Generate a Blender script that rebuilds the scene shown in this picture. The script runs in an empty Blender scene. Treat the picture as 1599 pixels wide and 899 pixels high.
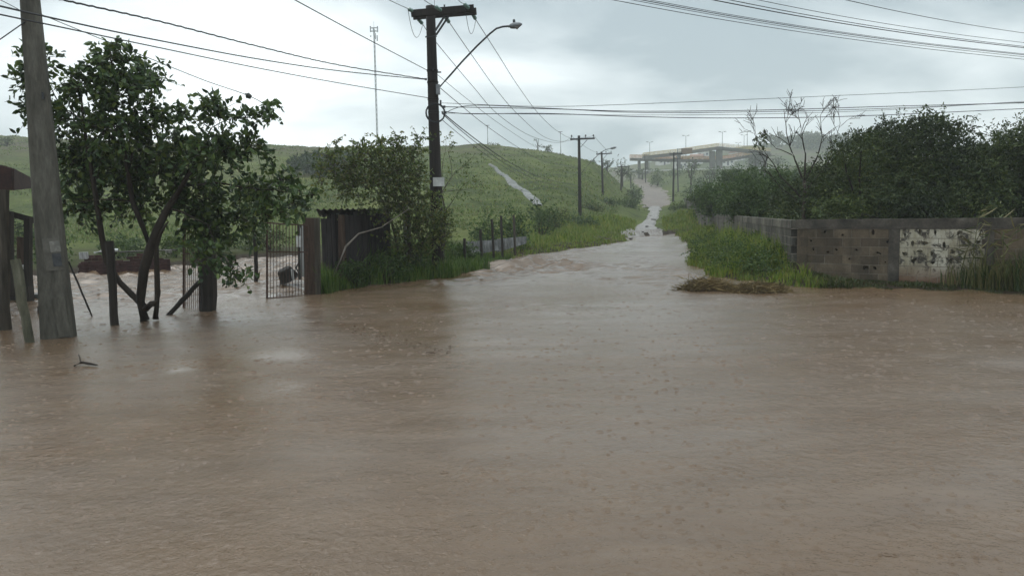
import bpy, math, random
import numpy as np
from mathutils import Vector, Matrix

random.seed(7)
rng = np.random.default_rng(11)
R = math.radians
scene = bpy.context.scene
col = scene.collection

# ------------------------------------------------------------------ camera
FPX, CX, CY = 1200.0, 799.5, 449.5
CAM = Vector((0, 0, 1.75))
PITCH = math.atan((449.5 - 332.0) / FPX)
ROLL = R(-1.2)
M3 = (Matrix.Rotation(math.pi / 2 - PITCH, 3, 'X') @ Matrix.Rotation(ROLL, 3, 'Z'))
cd = bpy.data.cameras.new('camera')
cam = bpy.data.objects.new('camera', cd)
col.objects.link(cam)
cam.matrix_world = Matrix.Translation(CAM) @ M3.to_4x4()
cd.sensor_width = 36.0
cd.lens = FPX / 1599.0 * 36.0
cd.clip_start = 0.1
cd.clip_end = 5000
scene.camera = cam

# ------------------------------------------------------------------ sky, sun, exposure
SUN_EL, SUN_AZ = R(52), R(-24)          # azimuth measured from +Y towards +X
world = bpy.data.worlds.new('World')
scene.world = world
world.use_nodes = True
wn, wl = world.node_tree.nodes, world.node_tree.links
wn.clear()


def wnode(t, **kw):
    n = wn.new(t)
    for k, v in kw.items():
        setattr(n, k, v)
    return n


def wmath(op, a, b=None, clamp=False):
    n = wn.new('ShaderNodeMath')
    n.operation = op
    n.use_clamp = clamp
    for i, s in enumerate((a, b)):
        if s is None:
            continue
        if isinstance(s, (int, float)):
            n.inputs[i].default_value = s
        else:
            wl.new(s, n.inputs[i])
    return n.outputs[0]


out = wnode('ShaderNodeOutputWorld')
bg = wnode('ShaderNodeBackground')
bg.inputs['Strength'].default_value = 0.13
sky = wnode('ShaderNodeTexSky', sky_type='NISHITA', sun_disc=False)
sky.sun_elevation = SUN_EL
sky.sun_rotation = SUN_AZ
tc = wnode('ShaderNodeTexCoord')
sep = wnode('ShaderNodeSeparateXYZ')
wl.new(tc.outputs['Generated'], sep.inputs[0])
zc = wmath('ADD', wmath('MAXIMUM', sep.outputs['Z'], 0.0), 0.36)
comb = wnode('ShaderNodeCombineXYZ')
wl.new(wmath('DIVIDE', sep.outputs['X'], zc), comb.inputs[0])
wl.new(wmath('DIVIDE', sep.outputs['Y'], zc), comb.inputs[1])
n1 = wnode('ShaderNodeTexNoise')
n1.inputs['Scale'].default_value = 1.9
n1.inputs['Detail'].default_value = 5
n1.inputs['Roughness'].default_value = 0.5
n1.inputs['Distortion'].default_value = 0.3
mp = wnode('ShaderNodeMapping')
mp.inputs['Location'].default_value = (3.7, 1.2, 0.4)
mp.inputs['Scale'].default_value = (0.8, 1.25, 1)
wl.new(comb.outputs[0], mp.inputs[0])
wl.new(mp.outputs[0], n1.inputs['Vector'])
ramp = wnode('ShaderNodeValToRGB')
cr = ramp.color_ramp
cr.elements[0].position = 0.40
cr.elements[0].color = (0.26, 0.318, 0.345, 1)
cr.elements[1].position = 0.68
cr.elements[1].color = (0.74, 0.79, 0.80, 1)
wl.new(n1.outputs['Fac'], ramp.inputs[0])
# the thin, bright part of the cloud deck round the hidden sun, low to the left
gl = wnode('ShaderNodeVectorMath', operation='DOT_PRODUCT')
gd = Vector((math.sin(R(-19)) * math.cos(R(7)), math.cos(R(-19)) * math.cos(R(7)), math.sin(R(7))))
gl.inputs[1].default_value = gd
wl.new(tc.outputs['Generated'], gl.inputs[0])
g = wmath('POWER', wmath('MAXIMUM', gl.outputs['Value'], 0.0), 45.0)
n2 = wnode('ShaderNodeTexNoise')
n2.inputs['Scale'].default_value = 1.7
n2.inputs['Detail'].default_value = 4
wl.new(mp.outputs[0], n2.inputs['Vector'])
g2 = wmath('MULTIPLY', g, wmath('ADD', wmath('MULTIPLY', n2.outputs['Fac'], 1.7), -0.25, ))
mixb = wnode('ShaderNodeMix', data_type='RGBA', blend_type='ADD')
mixb.inputs['Factor'].default_value = 1.0
cg = wnode('ShaderNodeMix', data_type='RGBA')
cg.inputs['A'].default_value = (0, 0, 0, 1)
cg.inputs['B'].default_value = (0.66, 0.66, 0.64, 1)
wl.new(g2, cg.inputs['Factor'])
wl.new(ramp.outputs[0], mixb.inputs['A'])
wl.new(cg.outputs['Result'], mixb.inputs['B'])
sc10 = wnode('ShaderNodeMix', data_type='RGBA', blend_type='MULTIPLY')
sc10.inputs['Factor'].default_value = 1.0
sc10.inputs['B'].default_value = (10, 10, 10, 1)
sc10.clamp_result = False
wl.new(mixb.outputs['Result'], sc10.inputs['A'])
mixs = wnode('ShaderNodeMix', data_type='RGBA')
mixs.inputs['Factor'].default_value = 0.93
wl.new(sky.outputs[0], mixs.inputs['A'])
wl.new(sc10.outputs['Result'], mixs.inputs['B'])
# an overcast sky is brighter overhead than towards the horizon
zr_ = wnode('ShaderNodeMapRange', interpolation_type='SMOOTHSTEP')
zr_.inputs['From Min'].default_value = 0.52
zr_.inputs['From Max'].default_value = 1.0
zr_.inputs['To Min'].default_value = 1.0
zr_.inputs['To Max'].default_value = 2.1
wl.new(sep.outputs['Z'], zr_.inputs['Value'])
vs_ = wnode('ShaderNodeVectorMath', operation='SCALE')
wl.new(mixs.outputs['Result'], vs_.inputs[0])
wl.new(zr_.outputs[0], vs_.inputs['Scale'])
wl.new(vs_.outputs[0], bg.inputs['Color'])
wl.new(bg.outputs[0], out.inputs['Surface'])

sl = bpy.data.lights.new('sun', 'SUN')
sl.energy = 0.5
sl.angle = R(25)
sl.color = (1.0, 0.96, 0.90)
sun = bpy.data.objects.new('sun', sl)
col.objects.link(sun)
sd = Vector((math.sin(SUN_AZ) * math.cos(SUN_EL), math.cos(SUN_AZ) * math.cos(SUN_EL), math.sin(SUN_EL)))
sun.rotation_euler = sd.to_track_quat('Z', 'Y').to_euler()
sun.location = (0, 0, 60)

scene.view_settings.view_transform = 'Standard'
scene.view_settings.look = 'None'
scene.view_settings.exposure = 0.36
scene.view_settings.gamma = 1.0
scene.view_settings.use_curve_mapping = False
scene.cycles.volume_bounces = 2
scene.cycles.max_bounces = 6
scene.cycles.use_denoising = True
HAZE_DENSITY = 0.0010


# ------------------------------------------------------------------ pixel rays (photo pixels to places in the world)
def ray(u, v):
    return M3 @ Vector(((u - CX) / FPX, -(v - CY) / FPX, -1.0))


def P(u, v, Y):
    d = ray(u, v)
    return CAM + d * (Y / d.y)


def G(u, v, z=0.0):
    d = ray(u, v)
    return CAM + d * ((z - CAM.z) / d.z)


# ------------------------------------------------------------------ mesh helpers
ORG = {}


def tag(o, label=None, cat=None, group=None, kind=None):
    if label: o['label'] = label
    if cat: o['category'] = cat
    if group: o['group'] = group
    if kind: o['kind'] = kind
    return o


def thing(name, loc, label, cat, group=None):
    o = bpy.data.objects.new(name, None)
    o.empty_display_size = 0.3
    o.location = loc
    col.objects.link(o)
    ORG[o] = Vector(loc)
    return tag(o, label, cat, group)


def link(name, me, parent=None, m=None, loc=None):
    o = bpy.data.objects.new(name, me)
    if m is not None and not me.materials:
        me.materials.append(m)
    if parent is not None:
        o.parent = parent
        ORG[o] = ORG[parent]
    elif loc is not None:
        o.location = loc
        ORG[o] = Vector(loc)
    col.objects.link(o)
    return o


def frame_of(d, up=Vector((0, 0, 1))):
    d = d.normalized()
    a = d.cross(up)
    if a.length < 1e-4:
        a = d.cross(Vector((0, 1, 0)))
    a.normalize()
    b = a.cross(d).normalized()
    return a, b


class MB:
    def __init__(s):
        s.v, s.f = [], []

    def add(s, vs, fs):
        n = len(s.v)
        s.v += [Vector(x) for x in vs]
        s.f += [tuple(i + n for i in f) for f in fs]
        return s

    def box(s, c, size, rz=0.0, mat3=None):
        hx, hy, hz = size[0] / 2, size[1] / 2, size[2] / 2
        m = mat3 if mat3 is not None else Matrix.Rotation(rz, 3, 'Z')
        c = Vector(c)
        vs = [c + m @ Vector((x * hx, y * hy, z * hz)) for z in (-1, 1) for x, y in ((-1, -1), (1, -1), (1, 1), (-1, 1))]
        return s.add(vs, [(3, 2, 1, 0), (4, 5, 6, 7), (0, 1, 5, 4), (1, 2, 6, 5), (2, 3, 7, 6), (3, 0, 4, 7)])

    def bar(s, p, q, w, h, up=Vector((0, 0, 1))):
        p, q = Vector(p), Vector(q)
        a, b = frame_of(q - p, up)
        vs = []
        for e in (p, q):
            vs += [e - a * w / 2 - b * h / 2, e + a * w / 2 - b * h / 2, e + a * w / 2 + b * h / 2, e - a * w / 2 + b * h / 2]
        return s.add(vs, [(0, 1, 2, 3), (7, 6, 5, 4), (1, 0, 4, 5), (2, 1, 5, 6), (3, 2, 6, 7), (0, 3, 7, 4)])

    def tube(s, pts, rad, n=6, cap=True):
        pts = [Vector(p) for p in pts]
        if isinstance(rad, (int, float)):
            rad = [rad] * len(pts)
        vs, fs = [], []
        pa = None
        for i, p in enumerate(pts):
            d = (pts[min(i + 1, len(pts) - 1)] - pts[max(i - 1, 0)])
            if d.length < 1e-6:
                d = Vector((0, 0, 1))
            d.normalize()
            if pa is None:
                a, b = frame_of(d)
            else:
                a = (pa - d * pa.dot(d))
                if a.length < 1e-5:
                    a, b = frame_of(d)
                a.normalize()
                b = d.cross(a)
            pa = a
            for k in range(n):
                t = 2 * math.pi * k / n
                vs.append(p + (a * math.cos(t) + b * math.sin(t)) * rad[i])
        for i in range(len(pts) - 1):
            for k in range(n):
                k2 = (k + 1) % n
                fs.append((i * n + k, i * n + k2, (i + 1) * n + k2, (i + 1) * n + k))
        if cap:
            fs.append(tuple(range(n - 1, -1, -1)))
            fs.append(tuple((len(pts) - 1) * n + k for k in range(n)))
        return s.add(vs, fs)

    def lathe(s, c, prof, n=10, axis=None):
        c = Vector(c)
        ax = Vector(axis) if axis is not None else Vector((0, 0, 1))
        return s.tube([c + ax.normalized() * h for r, h in prof], [max(r, 1e-3) for r, h in prof], n)

    def build(s, name, m, parent=None, loc=None, smooth=False):
        o0 = ORG[parent] if parent is not None else Vector(loc) if loc is not None else Vector((0, 0, 0))
        me = bpy.data.meshes.new(name)
        me.from_pydata([tuple(x - o0) for x in s.v], [], s.f)
        me.validate()
        if smooth:
            me.polygons.foreach_set('use_smooth', [True] * len(me.polygons))
        me.update()
        return link(name, me, parent, m, loc)


def np_mesh(name, V, F, m, parent=None, loc=None, smooth=False):
    """V (n,3) array, F (k,3) or (k,4) index array"""
    o0 = ORG[parent] if parent is not None else Vector(loc) if loc is not None else Vector((0, 0, 0))
    V = (np.asarray(V, float) - np.array(o0)).astype(np.float32)
    F = np.asarray(F, np.int32)
    me = bpy.data.meshes.new(name)
    k = F.shape[1]
    me.vertices.add(len(V))
    me.vertices.foreach_set('co', V.ravel())
    me.loops.add(F.size)
    me.loops.foreach_set('vertex_index', F.ravel())
    me.polygons.add(len(F))
    me.polygons.foreach_set('loop_start', np.arange(0, F.size, k, dtype=np.int32))
    me.polygons.foreach_set('loop_total', np.full(len(F), k, np.int32))
    if smooth:
        me.polygons.foreach_set('use_smooth', np.ones(len(F), bool))
    me.update(calc_edges=True)
    return link(name, me, parent, m, loc)


def dup(root, loc, label=None, group=None, rz=0.0, scale=None):
    def cp(o, par):
        c = o.copy()
        col.objects.link(c)
        if par is not None:
            c.parent = par
        for ch in [x for x in list(o.children)]:
            cp(ch, c)
        return c
    kids = root
    r = cp(kids, None)
    r.location = loc
    r.rotation_euler = (0, 0, rz)
    if scale: r.scale = (scale,) * 3
    if label: r['label'] = label
    if group: r['group'] = group
    return r


# ------------------------------------------------------------------ numpy noise
def vnoise(x, y, seed=0):
    g = np.random.default_rng(seed).random((256, 256))
    xi, yi = np.floor(x).astype(int), np.floor(y).astype(int)
    fx, fy = x - xi, y - yi
    fx, fy = fx * fx * (3 - 2 * fx), fy * fy * (3 - 2 * fy)
    a, b = g[xi & 255, yi & 255], g[(xi + 1) & 255, yi & 255]
    c, d = g[xi & 255, (yi + 1) & 255], g[(xi + 1) & 255, (yi + 1) & 255]
    return (a * (1 - fx) + b * fx) * (1 - fy) + (c * (1 - fx) + d * fx) * fy


def fbm(x, y, seed=0, o=4):
    t, a, s = 0, 0.5, 1.0
    for i in range(o):
        t = t + a * vnoise(x * s, y * s, seed + i)
        a *= 0.5
        s *= 2.03
    return t


def sstep(a, b, x):
    t = np.clip((x - a) / (b - a), 0, 1)
    return t * t * (3 - 2 * t)


# ------------------------------------------------------------------ materials
def newmat(name):
    m = bpy.data.materials.new(name)
    m.use_nodes = True
    nt = m.node_tree
    return m, nt, nt.nodes, nt.links, nt.nodes['Principled BSDF']


def noise_node(nt, scale, detail=4, rough=0.55, vec=None, stretch=None, coord='pos', dist=0.0):
    N, L = nt.nodes, nt.links
    if vec is None:
        if coord == 'pos':
            g = N.new('ShaderNodeNewGeometry')
            vec = g.outputs['Position']
        else:
            t = N.new('ShaderNodeTexCoord')
            vec = t.outputs['Object']
    if stretch is not None:
        mpn = N.new('ShaderNodeMapping')
        mpn.inputs['Scale'].default_value = stretch
        L.new(vec, mpn.inputs[0])
        vec = mpn.outputs[0]
    n = N.new('ShaderNodeTexNoise')
    n.inputs['Scale'].default_value = scale
    n.inputs['Detail'].default_value = detail
    n.inputs['Roughness'].default_value = rough
    n.inputs['Distortion'].default_value = dist
    L.new(vec, n.inputs['Vector'])
    return n


def ramp_node(nt, fac, stops):
    r = nt.nodes.new('ShaderNodeValToRGB')
    e = r.color_ramp.elements
    while len(e) < len(stops):
        e.new(0.5)
    for i, (p, c) in enumerate(stops):
        e[i].position = p
        e[i].color = (*c, 1) if len(c) == 3 else c
    nt.links.new(fac, r.inputs[0])
    return r


def mixc(nt, fac, a, b, blend='MIX'):
    n = nt.nodes.new('ShaderNodeMix')
    n.data_type = 'RGBA'
    n.blend_type = blend
    for key, s in (('Factor', fac), ('A', a), ('B', b)):
        if isinstance(s, (int, float)):
            n.inputs[key].default_value = s
        elif isinstance(s, tuple):
            n.inputs[key].default_value = (*s, 1) if len(s) == 3 else s
        else:
            nt.links.new(s, n.inputs[key])
    return n.outputs['Result']


def bump(nt, bsdf, height, strength=0.3, dist=0.02):
    b = nt.nodes.new('ShaderNodeBump')
    b.inputs['Strength'].default_value = strength
    b.inputs['Distance'].default_value = dist
    nt.links.new(height, b.inputs['Height'])
    nt.links.new(b.outputs[0], bsdf.inputs['Normal'])
    return b


def simple(name, stops, scale=6, rough=0.8, stretch=None, bumps=0.3, bd=0.01, spec=0.3, metal=0.0, coord='pos', fine=None):
    m, nt, N, L, b = newmat(name)
    n = noise_node(nt, scale, 6, 0.62, stretch=stretch, coord=coord)
    r = ramp_node(nt, n.outputs['Fac'], stops)
    c = r.outputs[0]
    if fine:
        n3 = noise_node(nt, fine[0], 5, 0.7, stretch=stretch, coord=coord)
        r3 = ramp_node(nt, n3.outputs['Fac'], [(0.35, (fine[1],) * 3), (0.65, (1.0,) * 3)])
        c = mixc(nt, 1.0, c, r3.outputs[0], 'MULTIPLY')
    L.new(c, b.inputs['Base Color'])
    b.inputs['Roughness'].default_value = rough
    b.inputs['Specular IOR Level'].default_value = spec
    b.inputs['Metallic'].default_value = metal
    if bumps:
        n2 = noise_node(nt, scale * 5, 5, 0.7, stretch=stretch, coord=coord)
        bump(nt, b, n2.outputs['Fac'], bumps, bd)
    return m


def leafmat(name, cols, trans=0.25, rough=0.5, patch=0.8):
    m, nt, N, L, b = newmat(name)
    g = N.new('ShaderNodeNewGeometry')
    gain = {'guava_leaf': 1.6, 'dark_tree_leaf': 1.6, 'bank_grass': 1.5, 'straw': 1.7, 'yellow_bank_grass': 1.55, 'bush_leaf': 1.3, 'hill_weed': 1.7, 'scrub_leaf': 1.25}.get(name, 1.0)
    cols = [tuple(x * gain for x in c) for c in cols]
    k = len(cols)
    r = ramp_node(nt, g.outputs['Random Per Island'], [(i / (k - 1), c) for i, c in enumerate(cols)])
    n = noise_node(nt, patch, 3)
    r2 = ramp_node(nt, n.outputs['Fac'], [(0.32, (0.48, 0.52, 0.5)), (0.68, (1.5, 1.35, 1.1))] if name == 'dark_tree_leaf' else [(0.3, (0.62, 0.66, 0.6)), (0.7, (1.2, 1.15, 1.1))])
    c = mixc(nt, 1.0, r.outputs[0], r2.outputs[0], 'MULTIPLY')
    L.new(c, b.inputs['Base Color'])
    b.inputs['Roughness'].default_value = rough
    b.inputs['Specular IOR Level'].default_value = 0.35
    t = N.new('ShaderNodeBsdfTranslucent')
    L.new(c, t.inputs[0])
    mx = N.new('ShaderNodeMixShader')
    mx.inputs[0].default_value = trans
    L.new(b.outputs[0], mx.inputs[1])
    L.new(t.outputs[0], mx.inputs[2])
    L.new(mx.outputs[0], N['Material Output'].inputs['Surface'])
    return m


M = {}
M['bark'] = simple('bark', [(0.3, (0.016, 0.012, 0.009)), (0.7, (0.05, 0.038, 0.028))], 9, 0.85, (1, 1, 0.25), 0.6, 0.02)
M['twig'] = simple('twig', [(0.3, (0.035, 0.027, 0.02)), (0.7, (0.09, 0.068, 0.052))], 9, 0.85, (1, 1, 0.4), 0.3)
M['palebark'] = simple('pale_bark', [(0.3, (0.10, 0.085, 0.07)), (0.7, (0.22, 0.19, 0.16))], 9, 0.85, (1, 1, 0.3), 0.4)
M['polewood'] = simple('creosoted_wood', [(0.3, (0.009, 0.007, 0.006)), (0.72, (0.03, 0.023, 0.019))], 14, 0.75, (1, 1, 0.06), 0.6, 0.015)
M['postwood'] = simple('weathered_wood', [(0.3, (0.03, 0.026, 0.02)), (0.7, (0.10, 0.084, 0.064))], 16, 0.8, (1, 1, 0.08), 0.6, 0.015)
M['darkwood'] = simple('wet_dark_wood', [(0.3, (0.013, 0.011, 0.009)), (0.7, (0.042, 0.034, 0.027))], 16, 0.7, (1, 1, 0.08), 0.6, 0.015)
M['mosswood'] = simple('mossy_wood', [(0.3, (0.05, 0.05, 0.033)), (0.55, (0.12, 0.115, 0.08)), (0.75, (0.21, 0.19, 0.15))], 11, 0.85, (1, 1, 0.2), 0.6, 0.02)
M['redwood'] = simple('reddish_board', [(0.3, (0.04, 0.026, 0.019)), (0.7, (0.11, 0.072, 0.053))], 14, 0.8, (1, 1, 0.1), 0.5, 0.012)
M['board'] = simple('tarred_board', [(0.3, (0.014, 0.012, 0.013)), (0.7, (0.05, 0.042, 0.04))], 10, 0.75, (1, 1, 0.12), 0.5, 0.012)
M['concrete'] = simple('stained_concrete', [(0.25, (0.045, 0.042, 0.034)), (0.5, (0.105, 0.098, 0.08)), (0.75, (0.175, 0.165, 0.14))], 4, 0.85, (1.6, 1.6, 0.35), 0.35, 0.01, fine=(22, 0.7))
M['wire'] = simple('cable_rubber', [(0.3, (0.015, 0.016, 0.018)), (0.7, (0.03, 0.03, 0.033))], 30, 0.6, None, 0)
M['steel'] = simple('galvanised_steel', [(0.3, (0.16, 0.17, 0.18)), (0.7, (0.28, 0.29, 0.30))], 12, 0.5, None, 0.1, metal=0.5)
M['darksteel'] = simple('dark_steel', [(0.3, (0.035, 0.038, 0.042)), (0.7, (0.085, 0.088, 0.09))], 12, 0.5, None, 0.1, metal=0.3)
M['rust'] = simple('rusty_iron', [(0.3, (0.03, 0.02, 0.016)), (0.7, (0.1, 0.055, 0.038))], 20, 0.75, None, 0.3)
M['glass'] = simple('insulator_glass', [(0.3, (0.09, 0.17, 0.14)), (0.7, (0.2, 0.3, 0.26))], 20, 0.15, None, 0, spec=0.6)
M['oldpaper'] = simple('weathered_paper', [(0.3, (0.12, 0.115, 0.10)), (0.7, (0.26, 0.25, 0.225))], 14, 0.8, None, 0.1)
M['oldframe'] = simple('smooth_cement', [(0.3, (0.08, 0.075, 0.062)), (0.7, (0.15, 0.14, 0.12))], 8, 0.8, None, 0.2)
M['white'] = simple('dull_white_paint', [(0.3, (0.45, 0.45, 0.44)), (0.7, (0.72, 0.72, 0.70))], 7, 0.6, None, 0.1)
M['greypanel'] = simple('grey_panel', [(0.3, (0.25, 0.25, 0.25)), (0.7, (0.42, 0.42, 0.41))], 4, 0.6, (1, 1, 0.3), 0.1)
M['corrugated'] = simple('old_metal_sheet', [(0.35, (0.05, 0.052, 0.05)), (0.5, (0.13, 0.13, 0.125)), (0.7, (0.24, 0.24, 0.235))], 3, 0.45, (1, 1, 1), 0.1, metal=0.25)
M['roofred'] = simple('dark_red_roof', [(0.3, (0.018, 0.009, 0.008)), (0.7, (0.055, 0.024, 0.019))], 6, 0.75, None, 0.4)
M['brickred'] = simple('old_clay_brick', [(0.3, (0.022, 0.012, 0.012)), (0.7, (0.085, 0.038, 0.033))], 5, 0.85, None, 0.5)
M['plastic'] = simple('black_plastic', [(0.3, (0.03, 0.032, 0.03)), (0.7, (0.075, 0.078, 0.07))], 6, 0.45, None, 0.1)
M['rock'] = simple('wet_rock', [(0.3, (0.03, 0.03, 0.032)), (0.7, (0.10, 0.095, 0.09))], 5, 0.6, None, 0.6, 0.05)
M['bridge'] = simple('bridge_concrete', [(0.3, (0.10, 0.096, 0.084)), (0.7, (0.18, 0.17, 0.15))], 0.6, 0.85, None, 0.1)
M['bridgerail'] = simple('faded_yellow_rail', [(0.3, (0.50, 0.37, 0.14)), (0.7, (0.66, 0.52, 0.26))], 0.8, 0.7, None, 0)
M['orangerail'] = simple('faded_orange_rail', [(0.3, (0.42, 0.20, 0.06)), (0.7, (0.56, 0.30, 0.12))], 0.8, 0.7, None, 0)
M['brownsign'] = simple('brown_sign', [(0.3, (0.13, 0.075, 0.035)), (0.7, (0.19, 0.11, 0.055))], 0.5, 0.7, None, 0)
M['houseA'] = simple('pale_render', [(0.3, (0.5, 0.48, 0.45)), (0.7, (0.7, 0.69, 0.66))], 0.4, 0.8, None, 0)
M['houseroof'] = simple('faded_tile_roof', [(0.3, (0.22, 0.11, 0.08)), (0.7, (0.32, 0.18, 0.13))], 0.6, 0.8, None, 0)
M['straw'] = leafmat('straw', [(0.04, 0.028, 0.012), (0.10, 0.07, 0.028), (0.17, 0.13, 0.06)], 0.1, 0.8)
M['mud'] = simple('mud', [(0.3, (0.05, 0.032, 0.02)), (0.7, (0.12, 0.075, 0.045))], 5, 0.8, None, 0.6, 0.03)
M['leafA'] = leafmat('guava_leaf', [(0.014, 0.026, 0.010), (0.024, 0.046, 0.015), (0.038, 0.068, 0.019), (0.052, 0.085, 0.022), (0.09, 0.12, 0.03)], 0.22, 0.42)
M['leafB'] = leafmat('scrub_leaf', [(0.030, 0.050, 0.014), (0.06, 0.092, 0.022), (0.10, 0.135, 0.03), (0.13, 0.13, 0.04)], 0.3)
M['leafC'] = leafmat('dark_tree_leaf', [(0.015, 0.026, 0.009), (0.026, 0.044, 0.012), (0.040, 0.062, 0.016), (0.06, 0.078, 0.02)], 0.25, 0.55, patch=0.45)
M['leafD'] = leafmat('bush_leaf', [(0.022, 0.045, 0.012), (0.04, 0.075, 0.018), (0.06, 0.10, 0.024), (0.08, 0.12, 0.03)], 0.28, 0.55)
M['leafE'] = leafmat('pale_bush_leaf', [(0.05, 0.09, 0.016), (0.09, 0.14, 0.026), (0.13, 0.18, 0.035)], 0.3)
M['leafF'] = leafmat('far_leaf', [(0.03, 0.05, 0.022), (0.05, 0.08, 0.03), (0.065, 0.095, 0.035)], 0.25)
M['grassA'] = leafmat('bank_grass', [(0.026, 0.055, 0.010), (0.05, 0.10, 0.015), (0.075, 0.13, 0.02), (0.11, 0.13, 0.032)], 0.35, 0.5, patch=0.7)
M['grassB'] = leafmat('yellow_bank_grass', [(0.05, 0.085, 0.010), (0.085, 0.135, 0.016), (0.13, 0.17, 0.022), (0.17, 0.155, 0.04)], 0.35, 0.5, patch=1.1)  # yellower, brighter green grass for the verge and the farther left bank
M['grassC'] = leafmat('muddy_grass', [(0.03, 0.05, 0.012), (0.05, 0.08, 0.018), (0.075, 0.085, 0.028), (0.11, 0.085, 0.04)], 0.3, 0.6, patch=1.5)
M['reed'] = leafmat('tall_reed', [(0.03, 0.06, 0.014), (0.07, 0.10, 0.028), (0.14, 0.14, 0.05), (0.22, 0.19, 0.09)], 0.3, 0.5)
M['weed'] = leafmat('hill_weed', [(0.045, 0.075, 0.016), (0.07, 0.105, 0.022), (0.10, 0.125, 0.033), (0.115, 0.11, 0.045)], 0.25, 0.7, patch=0.06)


def terrain_mat():
    m, nt, N, L, b = newmat('wet_grass_ground')
    n1 = noise_node(nt, 0.028, 5, 0.6, dist=0.5)
    n2 = noise_node(nt, 0.22, 6, 0.65)
    n3 = noise_node(nt, 1.6, 6, 0.7)
    a = ramp_node(nt, n1.outputs['Fac'], [(0.32, (0.058, 0.080, 0.020)), (0.5, (0.10, 0.128, 0.030)), (0.68, (0.145, 0.148, 0.046))])
    bb = ramp_node(nt, n2.outputs['Fac'], [(0.33, (0.45, 0.52, 0.42)), (0.6, (1.12, 1.1, 1.05))])
    cc = ramp_node(nt, n3.outputs['Fac'], [(0.3, (0.55, 0.58, 0.5)), (0.66, (1.15, 1.12, 1.05))])
    c = mixc(nt, 1.0, a.outputs[0], bb.outputs[0], 'MULTIPLY')
    c = mixc(nt, 1.0, c, cc.outputs[0], 'MULTIPLY')
    # dry brownish grass on the crown of the hill (by height) and mud near the water line
    g = N.new('ShaderNodeNewGeometry')
    s = N.new('ShaderNodeSeparateXYZ')
    L.new(g.outputs['Position'], s.inputs[0])
    mr = N.new('ShaderNodeMapRange')
    mr.inputs['From Min'].default_value = 9.5
    mr.inputs['From Max'].default_value = 15.0
    L.new(s.outputs['Z'], mr.inputs['Value'])
    n4 = noise_node(nt, 0.06, 4, 0.6, stretch=(1, 2.2, 1))
    rr = ramp_node(nt, n4.outputs['Fac'], [(0.45, (0, 0, 0)), (0.6, (1, 1, 1))])
    mm = N.new('ShaderNodeMath')
    mm.operation = 'MULTIPLY'
    L.new(mr.outputs[0], mm.inputs[0])
    L.new(rr.outputs[0], mm.inputs[1])
    c = mixc(nt, mm.outputs[0], c, (0.085, 0.07, 0.04))
    mr2 = N.new('ShaderNodeMapRange')
    mr2.inputs['From Min'].default_value = 0.36
    mr2.inputs['From Max'].default_value = 0.2
    L.new(s.outputs['Z'], mr2.inputs['Value'])
    c = mixc(nt, mr2.outputs[0], c, (0.038, 0.027, 0.017))
    L.new(c, b.inputs['Base Color'])
    b.inputs['Roughness'].default_value = 0.9
    b.inputs['Specular IOR Level'].default_value = 0.15
    n5 = noise_node(nt, 2.5, 8, 0.75)
    bump(nt, b, n5.outputs['Fac'], 0.8, 0.25)
    return m


def water_mat():
    m, nt, N, L, b = newmat('muddy_flood_water')
    n1 = noise_node(nt, 0.30, 5, 0.6, stretch=(0.6, 1.3, 1), dist=1.0)
    n2 = noise_node(nt, 2.2, 5, 0.65, stretch=(0.5, 1.4, 1), dist=0.6)
    a = ramp_node(nt, n1.outputs['Fac'], [(0.3, (0.134, 0.082, 0.046)), (0.5, (0.140, 0.093, 0.058)), (0.7, (0.142, 0.102, 0.072))])
    bb = ramp_node(nt, n2.outputs['Fac'], [(0.3, (0.86, 0.84, 0.82)), (0.65, (1.08, 1.08, 1.08))])
    c = mixc(nt, 1.0, a.outputs[0], bb.outputs[0], 'MULTIPLY')
    L.new(c, b.inputs['Base Color'])
    b.inputs['IOR'].default_value = 1.36
    b.inputs['Specular IOR Level'].default_value = 0.5
    nr = ramp_node(nt, n1.outputs['Fac'], [(0.35, (0.12,) * 3), (0.7, (0.26,) * 3)])
    L.new(nr.outputs[0], b.inputs['Roughness'])
    # rain-pocked, wind-ruffled surface: ripples, small chop and drop rings
    w1 = noise_node(nt, 2.6, 3, 0.55, stretch=(0.85, 1.2, 1), dist=0.8)
    w2 = noise_node(nt, 15.0, 4, 0.7, dist=0.4)
    g = N.new('ShaderNodeNewGeometry')
    hs_ = []
    for sc_, rad in ((11.0, 1.0), (19.0, 0.8)):
        vo = N.new('ShaderNodeTexVoronoi')
        vo.inputs['Scale'].default_value = sc_
        L.new(g.outputs['Position'], vo.inputs['Vector'])
        vr = ramp_node(nt, vo.outputs['Distance'], [(0.0, (1,) * 3), (0.10, (0.1,) * 3), (0.18, (0.8,) * 3), (0.30, (0.35,) * 3), (0.40, (0.5,) * 3)])
        hs_.append(vr.outputs[0])
    h = mixc(nt, 0.5, w1.outputs['Fac'], w2.outputs['Fac'])
    h2 = mixc(nt, 0.4, hs_[0], hs_[1])
    h = mixc(nt, 0.16, h, h2)
    bm = bump(nt, b, h, 0.42, 0.07)
    n9 = noise_node(nt, 0.22, 4, 0.6, stretch=(0.7, 1.2, 1), dist=1.5)
    r9 = ramp_node(nt, n9.outputs['Fac'], [(0.36, (0.14,) * 3), (0.64, (0.60,) * 3)])
    L.new(r9.outputs[0], bm.inputs['Strength'])
    return m


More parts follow.
